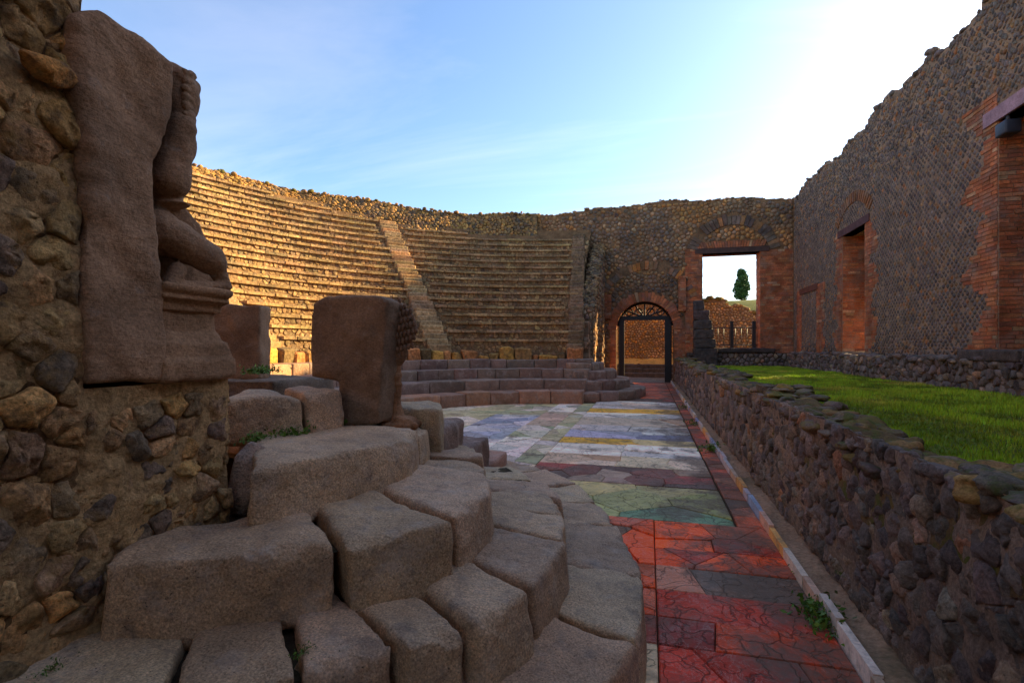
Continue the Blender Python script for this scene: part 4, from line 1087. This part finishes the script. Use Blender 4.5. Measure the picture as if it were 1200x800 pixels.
# what is left of the parapet between the broad steps and the rows
par = empty('parapet_remains', (CX - 5, CY + 4.6, 1.2), 'line of broken yellowish parapet stones above the broad steps', 'parapet')
pcs = []
a = 94.5
while a < 228:
    w = random.uniform(.25, .7); b = a + math.degrees(w / 7.3); hgt = random.choice([.12, .2, .28, .34, .38])
    m_ = R((a + b) / 2); c = (CX + math.cos(m_) * 7.35, CY + math.sin(m_) * 7.35)
    V, F = bevel_sector(7.2 + random.uniform(-.08, .08), 7.62, 1.15, 1.24 + hgt, a + .15, b - .15, 0, 0)
    V = V + .06 * np.stack([fbm(V * 3 + k * 9, 2) for k in range(3)], 1)
    V, F = bevelled(V, F, .04, 1, .02)
    pcs.append((V, F, pick([(3, (0.42, 0.25, 0.07)), (2, (0.30, 0.20, 0.08)), (2, (0.40, 0.19, 0.08)), (1, (0.14, 0.11, 0.06))]))); a = b
emit(pcs, 'parapet_stone', 'small_parapet_stones', par, M['far_stone'], 200, 5, False)

# ------------------------------------------------------------------ far curved steps beside the arch
fst = empty('curved_steps', (-3.1, 17.9, 0), 'small curved stone steps beside the far arch', 'steps', None)
pcs = []
FRR = [3.0, 2.5, 2.05, 1.6, .6]; FRZ = [.30, .60, .88, 1.12]
for i in range(4):
    a = -66.0
    while a < 40:
        w = random.uniform(.5, .95); b = a + math.degrees(w / FRR[i]); g = .25
        V, F = bevel_sector(FRR[i + 1] - .08, FRR[i] + random.gauss(0, .02), -.05 if i == 0 else FRZ[i - 1] - .1, FRZ[i] + random.gauss(0, .01), a + g, b - g, 0, 0, -3.1, 17.9)
        V, F = bevelled(V, F, .06, 2, .02); pcs.append((V, F, pick([(3, (0.25, 0.18, 0.145)), (1, (0.3, 0.2, 0.15))]))); a = b
emit(pcs, 'step_block', 'small_step_blocks', fst, M['lava'], 100, 4)

# ------------------------------------------------------------------ near curved steps: the great lava blocks
NC = (-2.97, 3.43)
nst = empty('curved_steps', (NC[0], NC[1], 0), 'large rounded lava block steps curving up to the left in the foreground', 'steps', None)
RZ = [.27, .53, .80, 1.05, 1.31]
RP = [([-75, -19, -6, 11, 26, 45, 75], [3.15, 3.10, 2.95, 2.80, 2.80, 2.92, 3.0]),
      ([-75, -55, -34, -25, -13, -2, 11, 19, 45], [2.72, 2.74, 2.76, 2.72, 2.58, 2.44, 2.28, 2.2, 2.2]),
      ([-75, -63, -42, -30, -18, -6, 16, 45], [2.2, 2.25, 2.36, 2.40, 2.22, 1.92, 1.72, 1.7]),
      ([-75, -53, -37, -19, -9, 10, 40], [2.0, 1.98, 1.80, 1.64, 1.48, 1.35, 1.3]),
      ([-75, -59, -33, -13, 30], [1.05, 0.98, 0.96, 0.95, 0.9])]
def RO(i, a): return float(np.interp(a, RP[i][0], RP[i][1]))
def sector_stone(i, a0, a1, dz=0.0, dr=0.0, zb=None, inner=None, bev=5, disp=.011, tiltz=0.0, voxel=.021, seed=0.0, sk0=0.0, sk1=0.0):
    """one block of ring i between two angles; sk = seams skewed at the outer edge (degrees)"""
    na = 8; V = []; a0 += .12; a1 -= .12
    zt = RZ[i] + dz; zb = (RZ[i - 1] - .06 if i else -.06) if zb is None else zb
    for k in range(na + 1):
        f = k / na; ao = a0 + sk0 + (a1 + sk1 - a0 - sk0) * f; ai = a0 + (a1 - a0) * f
        ro = RO(i, ao) + dr
        ri = (RO(i + 1, ai) - .16 if i < 4 else .35) if inner is None else inner
        for r_, a, z in ((ri, ai, zb), (ri, ai, zt + .01), (ro - .015, ao, zt + tiltz), (ro + .01, ao, zb)):
            V.append((NC[0] + math.cos(R(a)) * r_, NC[1] + math.sin(R(a)) * r_, z))
    F = [(k * 4 + j, k * 4 + (j + 1) % 4, (k + 1) * 4 + (j + 1) % 4, (k + 1) * 4 + j) for k in range(na) for j in range(4)] + [(3, 2, 1, 0), tuple(na * 4 + j for j in range(4))]
    V = np.array(V)
    V, F = worn([(V, F)], voxel, bev, disp, 4.2, seed=seed * 3.7)
    # slow swell and chips at the rim
    V = V + .013 * np.stack([fbm(V * 2.6 + seed * 1.9 + 7 * q, 3) for q in range(3)], 1)
    rr_ = np.hypot(V[:, 0] - NC[0], V[:, 1] - NC[1]); ro_ = np.interp(np.degrees(np.arctan2(V[:, 1] - NC[1], V[:, 0] - NC[0])), RP[i][0], RP[i][1]) + dr
    rim_ = np.clip(1 - np.abs(rr_ - ro_) / .10, 0, 1) * np.clip((V[:, 2] - zt + .10) / .10, 0, 1)
    V[:, 2] -= np.clip(fbm(V * 6 + seed, 4) - .05, 0, 1) * .065 * rim_
    return V, F
blocks = [ # ring, a0, a1, extras
    (0, -72, -58, {}), (0, -57.4, -43.5, {}), (0, -43, -20.0, dict(sk1=.8, tiltz=-.01)), (0, -19.4, -6.6, dict(dz=.005)), (0, -6, 11.2, dict(dr=.0, dz=-.01)), (0, 11.8, 25.5, dict(dz=-.02)), (0, 26.2, 37, dict(dz=-.035)), (0, 37.6, 51, dict(dz=-.03)), (0, 51.6, 68, dict(dz=-.04)),
    (1, -72, -55.4, {}), (1, -54.8, -47, {}), (1, -46.4, -41.5, dict(dz=.0, dr=-.02, sk1=1.5)), (1, -41.2, -34.5, dict(dz=-.005, dr=.03, sk0=1.6, bev=9)), (1, -34, -26, dict(dz=.01, dr=.05, sk0=.6, bev=9)), (1, -25.4, -13, dict(dr=.02, bev=9)), (1, -12.4, -2.2, dict(dz=-.01)), (1, -1.6, 10.5, dict(dz=-.025)), (1, 11.1, 24, dict(dz=-.02, dr=.12, tiltz=-.05)), (1, 24.6, 40, dict(dz=-.06)),
    (2, -63, -42.6, dict(bev=7, disp=.017)), (2, -41.6, -29.6, dict(bev=9, dr=.03)), (2, -28.6, -7.6, dict(bev=11, dz=.0, dr=.01)), (2, -7, 4.5, dict(dz=-.02)), (2, 5, 15, dict(dz=-.0)), (2, 15.6, 34, dict(dz=-.06)),
    (3, -50.8, -9.5, dict(bev=7, inner=.85)), (3, -8.8, 8, dict(bev=9, dz=-.04)), (3, 9, 30, dict(bev=11, dz=.09, dr=.10)),
    (4, -66, -34.2, dict(bev=11, dz=-.02, inner=.45)), (4, -33.4, -15.5, dict(bev=7, inner=.5, dr=-.02)), (4, -14, 30, dict(dz=-.27, inner=.3)),
]
for k, (i, a0, a1, ex) in enumerate(blocks):
    V, F = sector_stone(i, a0, a1, seed=k + 1.0, **ex)
    link('step_block', mesh_from('step_block', V, F, vary((LAVA[0] * 1.03, LAVA[1], LAVA[2]) if k % 3 else LAVA, .16, .03)), M['lava'], nst)
p = Pz(281, 590, .8); V, F = rock((p[0] + .02, p[1] + .06, .90), .15, 8.3, (.8, .75, 1.15), 28, 20, .25)
link('round_stone', mesh_from('round_stone', V, F, (0.30, 0.235, 0.20)), M['lava'], nst)
# small broken pieces in the second ring
for (u, v, z, r_) in ((368, 775, .47, .07), (408, 775, .46, .09)):
    p = Pz(u, v, z); V, F = rock((p[0], p[1], p[2] - .04), r_, u * .1, (1, 1, 1.1), 20, 14, .3)
    link('broken_piece', mesh_from('broken_piece', V, F, vary(LAVA, .1)), M['lava'], nst)
# dark soil that fills the joints
V = []; F = []
nA = 40
for i in range(5):
    for k in range(nA + 1):
        lo_a = (-74, -74, -60, -46, -46)[i]; a = lo_a + ((66, 38, 30, 25, 20)[i] - lo_a) * k / nA
        for r_, z in ((RO(i, a) - .1, RZ[i] - .07), (.2, RZ[i] - .07)): V.append((NC[0] + math.cos(R(a)) * r_, NC[1] + math.sin(R(a)) * r_, z))
    b0 = i * 2 * (nA + 1); F += [(b0 + 2 * k, b0 + 2 * k + 2, b0 + 2 * k + 3, b0 + 2 * k + 1) for k in range(nA)]
    for k in range(nA + 1):
        pass
link('joint_soil', mesh_from('joint_soil', V, F, (0.055, 0.042, 0.03), False), M['earth'], nst)

# ------------------------------------------------------------------ near retaining wall (left)
NWX = -2.03
nw = empty('retaining_wall', (NWX - .4, 0.6, 0.3), 'rough brown rubble retaining wall rising at the left edge', 'wall')
def nw_top(y): return 3.05 + max(0, 1.35 - y) * .55
cores = []
for k in range(13):
    y1 = 1.42 - k * .4; y0 = y1 - .4
    cores.append(box(NWX - .75, NWX, y0, y1, -.1, nw_top(y1)))
cores.append(box(NWX - .62, NWX - .01, 1.42, 2.09, -.1, 1.44))
V, F = join(cores); link('mortar_core', mesh_from('mortar_core', V, F, (0.165, 0.108, 0.058), False), M['mortar'], nw)
nfr = plane_frame((NWX, 0, 0), (0, 1, 0), (0, 0, 1), (1, 0, 0))
# uneven mortar skin between the stones
def skin(y0, y1, z0, z1, ny, nz):
    Y, Z = np.meshgrid(np.linspace(y0, y1, ny + 1), np.linspace(z0, z1, nz + 1)); Y, Z = Y.ravel(), Z.ravel()
    X = NWX + .010 + .018 * fbm(np.stack([Y * 6, Z * 6, 0 * Y], 1), 5, .65)
    F = [(j * (ny + 1) + i, j * (ny + 1) + i + 1, (j + 1) * (ny + 1) + i + 1, (j + 1) * (ny + 1) + i) for j in range(nz) for i in range(ny)]
    return np.stack([X, Y, Z], 1), F
V, F = join([skin(-.8, 1.425, .3, 3.2, 130, 170), skin(1.425, 2.10, .3, 1.45, 45, 75)])
link('mortar_skin', mesh_from('mortar_skin', V, F, (0.44, 0.32, 0.175)), M['mortar'], nw)
def nw_keep(u, v):
    if u > 1.36 and v > 1.40: return False
    return True
pcs = []
rect = (-.8, 2.10, .35, 3.2)
pts = darts((-.8, 1.4, .35, 3.2), .05, .165, 5) + darts((1.4, 2.10, .35, 1.45), .04, .125, 6)
for c in voronoi(pts, rect):
    if not c: continue
    c = clip_poly(c, 1.40, 0, 1, 0) if (sum(p[1] for p in c) / len(c) > 1.42) else clip_poly(c, 0, 1.455, 0, 1) if (sum(p[0] for p in c) / len(c) > 1.38) else c
    if len(c) < 3: continue
    if random.random() < .05: continue
    s = facing_stone(c, nfr, random.uniform(.022, .046), random.uniform(.004, .014), 26, 6, .022, 0, .03, .14)
    if s: pcs.append((s[0], [f[::-1] for f in s[1]][::1], pick(WARM)))
emit([(V, [f[::-1] for f in F], c) for V, F, c in pcs], 'rubble_stone', 'small_rubble_stones', nw, M['rubble'], 300, 9)
# the pale orange stone near the top
p = PX(53, 86, NWX)
V, F = rock((NWX + .06, p[1] - .035, p[2] - .01), .085, 5.1, (.45, 1.15, .55), 26, 18, .25)
link('orange_stone', mesh_from('orange_stone', V, F, (0.50, 0.27, 0.09)), M['rubble'], nw)
# its end face towards the auditorium
efr = plane_frame((NWX, 2.09, 0), (-1, 0, 0), (0, 0, 1), (0, 1, 0))
pcs = wallstones((0, .6, .75, 1.44), .13, efr, WARM, (.02, .05), .02, rings=4, n=14, rough=.015)
emit(pcs, 'rubble_stone', 'end_rubble_stones', nw, M['rubble'], 40, 9)

# ------------------------------------------------------------------ kneeling stone figure on the wall end
def YZ(u, v, X=-2.08):
    p = PX(u, v, X); return p[1], p[2]
fig = empty('telamon_statue', (NWX - .3, 1.8, 1.46), 'weathered kneeling stone figure carved on a tall slab at the wall end', 'statue')
FX = NWX + .045      # the face that looks at the stage
def stone_part(name, parts, vox, sm, dp, fq, col, parent, mat='carved', seed=0.):
    V, F = worn(parts, vox, sm, dp, fq, seed=seed)
    return link(name, mesh_from(name, V, F, col), M[mat], parent)
TUFF = (0.27, 0.185, 0.125)
# slab: outline in the wall plane, thick as the wall
out = [YZ(u, v, FX) for u, v in ((104, 452), (98, 330), (102, 210), (92, 120), (84, 20), (120, 12), (165, 42), (203, 74), (206, 120), (200, 160), (186, 190), (184, 230), (190, 300), (198, 345), (200, 446))]
def prism(outline, x0, x1):
    n = len(outline); V = [(x0, y, z) for y, z in outline] + [(x1, y, z) for y, z in outline]
    F = [tuple(range(n)), tuple(range(2 * n - 1, n - 1, -1))] + [((k + 1) % n, k, n + k, n + (k + 1) % n) for k in range(n)]
    return np.array(V), F
stone_part('slab', [prism(out, FX - .55, FX)], .016, 3, .016, 5, TUFF, fig, seed=1.)
# base block with its mouldings
y0, _ = YZ(196, 400, FX); ya, z0 = YZ(279, 444, FX); yb, z1 = YZ(272, 398, FX); yc, z2 = YZ(268, 366, FX); yd, z3 = YZ(272, 340, FX)
base = [box(FX - .55, FX + .002, y0 - .02, ya, z0 + .01, z0 + .10), prism([(y0 - .02, z0 + .09), (ya, z0 + .09), (ya - .045, z1 - .01), (y0 - .02, z1 - .01)], FX - .54, FX - .012)]
base += [box(FX - .53, FX - .045, y0 - .02, yb - .05, z1 - .03, z2 + .02), box(FX - .53, FX - .028, y0 - .02, yb - .035, z1 + .0, z1 + .02)]
base_o = stone_part('base_block', base, .012, 2, .007, 7, (0.27, 0.18, 0.115), fig, seed=2.)
mould = [box(FX - .54, FX + .012, y0 - .02, yd + .005, z3 - .035, z3), box(FX - .535, FX - .004, y0 - .02, yd - .01, z3 - .072, z3 - .050), box(FX - .53, FX - .03, y0 - .02, yd - .03, z2 - .01, z3 - .03)]
stone_part('moulding', mould, .010, 1, .005, 9, (0.28, 0.18, 0.11), base_o, seed=3.)
# the figure: torso leaning into the slab, head bent, arms raised, legs folded
def Q(u, v, dx): y, z = YZ(u, v); return (FX - dx, y, z)
sil = [YZ(u, v) for u, v in ((176, 300), (176, 100), (198, 78), (216, 84), (232, 106), (229, 130), (222, 148), (224, 178), (221, 210), (224, 222), (222, 236), (228, 247), (242, 262), (250, 282), (240, 300))]
body = [prism(sil, FX - .50, FX - .13), box(FX - .40, FX - .20, YZ(178, 300)[0], YZ(263, 300)[0] + .045, YZ(200, 345)[1], YZ(200, 280)[1])]
for side, dx in ((0, .105), (1, .44)):
    body += capsule(Q(190, 268, dx + .01), Q(244, 305, dx - .025), .094, .072)     # thigh
    body += capsule(Q(250, 312, dx - .025), Q(258, 334, dx - .03), .056, .030)    # knee
    body += capsule(Q(258, 336, dx - .045), Q(204, 336, dx - .03), .026, .030)    # shin on the base
    body += capsule(Q(206, 316, dx - .02), Q(192, 340, dx - .04), .036, .034)     # foot
    body += capsule(Q(196, 212, dx - .02), Q(204, 150, dx - .045), .084, .066)    # upper arm
    body += [ball(Q(205, 170, dx - .03), (.075, .078, .11))]
    body += capsule(Q(207, 140, dx - .035), Q(196, 88, dx - .01), .062, .054)     # forearm folded back
body += [ball(Q(199, 222, .26), (.255, .094, .026)), ball(Q(201, 240, .26), (.262, .096, .030))]
body += [ball(Q(211, 112, .10), (.09, .082, .135)), ball(Q(214, 112, .26), (.16, .085, .135)), ball(Q(220, 103, .12), (.085, .052, .06)), ball(Q(200, 90, .10), (.085, .06, .06))]
body_o = stone_part('body', body, .009, 1, .006, 9, TUFF, fig, seed=4.)
locks = []
for k in range(6):
    v = 86 + k * 10.0
    for c_ in range(2):
        locks += capsule(Q(201 + c_ * 9, v + c_ * 3, .022 + .012 * c_), Q(208 + c_ * 9, v + 3 + c_ * 3, .026 + .02 * c_), .017, .014)
stone_part('hair_locks', locks, .009, 1, .004, 12, (0.26, 0.18, 0.12), body_o, seed=5.)

# ------------------------------------------------------------------ parapet end with winged lion leg
pier = empty('parapet_pier', (-2.13, 3.42, 1.05), 'upright dark stone parapet end with carved wing and lion foot', 'stone pier')
def PR(u, v, Y): return PY(u, v, Y)
f0 = 3.28
o_ = []
for u, v in ((395, 499), (441, 498), (452, 352), (440, 346), (382, 347), (369, 356), (367, 442), (397, 446)):
    p = PR(u, v, f0); o_.append((p[0], p[2]))
n = len(o_)
V = np.array([(x, f0 + (x + 2.1) * .12, z) for x, z in o_] + [(x + (.0 if x > -2 else .02), f0 + .30 + (x + 2.1) * .12, z) for x, z in o_])
F = [tuple(range(n)), tuple(range(2 * n - 1, n - 1, -1))] + [((k + 1) % n, k, n + k, n + (k + 1) % n) for k in range(n)]
stone_part('pier_block', [(V, F)], .016, 3, .010, 7, (0.185, 0.140, 0.105), pier, seed=6.)
LY = 3.56
def L(u, v, dy=0.): p = PY(u, v, LY + dy); return np.array(p)
wing = [ball(L(461, 386), (.170, .085, .215)), ball(L(472, 384), (.115, .075, .15)), ball(L(461, 412), (.115, .07, .12))]
wing += [box(L(449, 400)[0] - .02, L(463, 400)[0], LY - .09, LY + .07, L(460, 497)[2], L(460, 352)[2])]
wing_o = stone_part('wing', wing, .012, 1, .008, 8, (0.19, 0.13, 0.095), pier, seed=7.)
feathers = []
for r_ in range(10):
    for c_ in range(7):
        u = 459 + c_ * 4.4 + (r_ % 2) * 2.2; v = 352 + r_ * 8.0 - (c_ - 2) * 1.2
        dx, dz = (u - 461) / 26, (v - 386) / 36
        if dx * dx * .95 + dz * dz > 1.02: continue
        d = .088 * math.sqrt(max(.03, 1 - .8 * (dx * dx + dz * dz)))
        feathers.append(ball(L(u, v, -d * .9), (.014, .016, .025), None, 8, 6))
V, F = join(feathers)
V = V + .003 * np.stack([fbm(V * 30 + k * 5, 2) for k in range(3)], 1)
link('feathers', mesh_from('feathers', V, F, (0.19, 0.13, 0.095)), M['carved'], wing_o)
leg = capsule(L(462, 430), L(464, 475), .058, .040) + capsule(L(464, 475), L(466, 492), .042, .062)
leg += [ball(L(463, 440), (.062, .066, .035)), ball(L(463, 450), (.056, .06, .02))]
for k in range(4): leg += capsule(L(467, 492, -.075 + k * .05), L(486, 499, -.085 + k * .057), .034, .028)
leg += [ball(L(474, 494), (.10, .11, .045)), box(L(456, 500)[0], L(489, 500)[0], LY - .13, LY + .13, 1.04, L(470, 499)[2])]
stone_part('lion_leg', leg, .011, 2, .007, 8, (0.25, 0.15, 0.09), pier, seed=8.)

# the second parapet slab, farther left
ps = empty('parapet_slab', (-4.15, 4.75, 1.24), 'worn upright stone slab standing behind the base of the kneeling figure', 'stone slab')
V, F = box(-.35, .17, -.16, .2, 0, .80)
a = R(24); V = np.stack([-4.22 + V[:, 0] * math.cos(a) - V[:, 1] * math.sin(a), 4.66 + V[:, 0] * math.sin(a) + V[:, 1] * math.cos(a), 1.26 + V[:, 2]], 1)
stone_part('slab', [(V, F)], .02, 4, .012, 6, (0.23, 0.165, 0.115), ps, seed=9.)
V, F = box(-4.9, -3.5, 4.2, 5.2, .5, 1.28)
stone_part('footing', [(V, F)], .04, 3, .02, 3, (0.13, 0.105, 0.08), ps, 'lava', seed=10.)

# ------------------------------------------------------------------ far retaining wall with its own figure
fw = empty('retaining_wall', (-2.35, 22, 0), 'sloping rubble retaining wall between the far seating and the arch', 'wall')
def fw_top(y): return np.interp(y, [19.6, 20.2, 24.8], [3.15, 3.3, 6.55])
cores = []
for k in range(26):
    y0 = 19.6 + k * .2; cores.append(box(-2.62, -2.05, y0, y0 + .2, 0, float(fw_top(y0 + .1))))
V, F = join(cores); link('mortar_core', mesh_from('mortar_core', V, F, (0.15, 0.11, 0.075), False), M['mortar'], fw)
pcs = wallstones((19.6, 24.75, .1, 6.5), .22, plane_frame((-2.05, 0, 0), (0, 1, 0), (0, 0, 1), (1, 0, 0)), FARW, (.02, .06), .03, keep=lambda u, v: v < fw_top(u) - .05)
pcs = [(V, [f[::-1] for f in F], c) for V, F, c in pcs]
pcs += wallstones((-2.62, -2.05, .1, 3.1), .2, plane_frame((0, 19.6, 0), (1, 0, 0), (0, 0, 1), (0, -1, 0)), FARW, (.02, .06), .03)
for i in range(320):
    y = random.uniform(19.7, 24.7); V, F = rock((random.uniform(-2.6, -2.07), y, float(fw_top(y))), random.uniform(.07, .14), i * .4, (1, 1.3, .7), 8, 5); pcs.append((V, F, pick([(1, (0.25, 0.18, 0.1)), (1, (0.15, 0.12, 0.09))])))
emit(pcs, 'rubble_stone', 'rubble_stones', fw, M['far_wall'], 0)
ff = empty('telamon_statue', (-2.33, 19.45, 1.2), 'small weathered kneeling stone figure on the far wall end beside the seating', 'statue')
for ch in [o for o in scene.objects if o.parent == fig]:
    c = ch.copy(); scene.collection.objects.link(c); c.parent = ff
    c.location = (-ch.location[0], -ch.location[1], ch.location[2]); c.rotation_euler = (0, 0, math.pi)
    for sub in [o for o in scene.objects if o.parent == ch]:
        d = sub.copy(); scene.collection.objects.link(d); d.parent = c

# ------------------------------------------------------------------ small things
# floodlight under the near lintel and lamp on the wall crest
fl = empty('floodlight', (SX - .1, 11.0, 5.5), 'small dark floodlight under the purple lintel of the near doorway', 'lamp')
V, F = box(SX - .12, SX + .12, 10.85, 11.15, 5.36, 5.6); V, F = bevelled(V, F, .03, 2, 0); link('housing', mesh_from('housing', V, F, (0.03, 0.035, 0.05)), M['iron'], fl)
V, F = box(SX - .02, SX + .02, 10.97, 11.03, 5.6, 5.73); link('bracket', mesh_from('bracket', V, F, (0.03, 0.03, 0.03)), M['iron'], fl)
# weeds in joints
def weed(u, v, z, size, n, label, X=None):
    p = Pz(u, v, z) if X is None else PX(u, v, X)
    e = empty('weed', p, label, 'weed', 'weeds in the joints'); rs_ = np.random.default_rng(int(u * 7 + v))
    def cf(r_):
        d = r_.normal(size=3) * np.array([.55, .9, .35]) * size; d[2] = abs(d[2]); return np.array(p) + d
    V, F, C = leaves(n, cf, size * .17, [(3, (0.07, 0.17, 0.02)), (2, (0.11, 0.22, 0.03)), (1, (0.05, 0.11, 0.02))], rs_)
    link('leaves', mesh_from('leaves', V, F, C, False), M['leaf'], e)
    st_ = [bar(p, tuple(np.array(p) + np.array([math.cos(k) * .4, math.sin(k) * .7, .5]) * size), .002, 5, .001) for k in range(6)]
    V, F = join(st_); link('stems', mesh_from('stems', V, F, (0.10, 0.12, 0.03)), M['leaf'], e)
weed(836, 528, 0, .16, 160, 'green leafy weed at the kerb halfway along the floor')
weed(968, 728, 0, .12, 420, 'spreading green weed against the kerb in the right foreground')
weed(938, 672, 0, .06, 80, 'tiny weed at the kerb behind the foreground weed')
weed(812, 497, 0, .13, 90, 'small weed at the kerb in the middle distance')
weed(803, 478, 0, .16, 90, 'farther small weed along the kerb towards the arch')
weed(340, 508, 1.05, .08, 420, 'low green moss at the foot of the rounded block beside the pier')
weed(385, 499, 1.05, .07, 320, 'low green weed at the foot of the dark pier')
weed(300, 516, 1.05, .06, 220, 'low green weed between the wall end and the block')
weed(60, 785, .53, .03, 90, 'tiny green weed at the foot of the left wall')
weed(355, 765, .53, .03, 90, 'tiny weed in the joint of the nearest steps')
weed(484, 530, .85, .03, 60, 'tiny green weed beside the end of the upper block')
weed(305, 597, .8, .035, 120, 'tiny weed under the small round stone')
weed(305, 437, 1.37, .10, 300, 'patch of grass at the foot of the upright slab')
weed(985, 672, 0, .03, 30, 'small sprout on the low wall face', X=1.15)
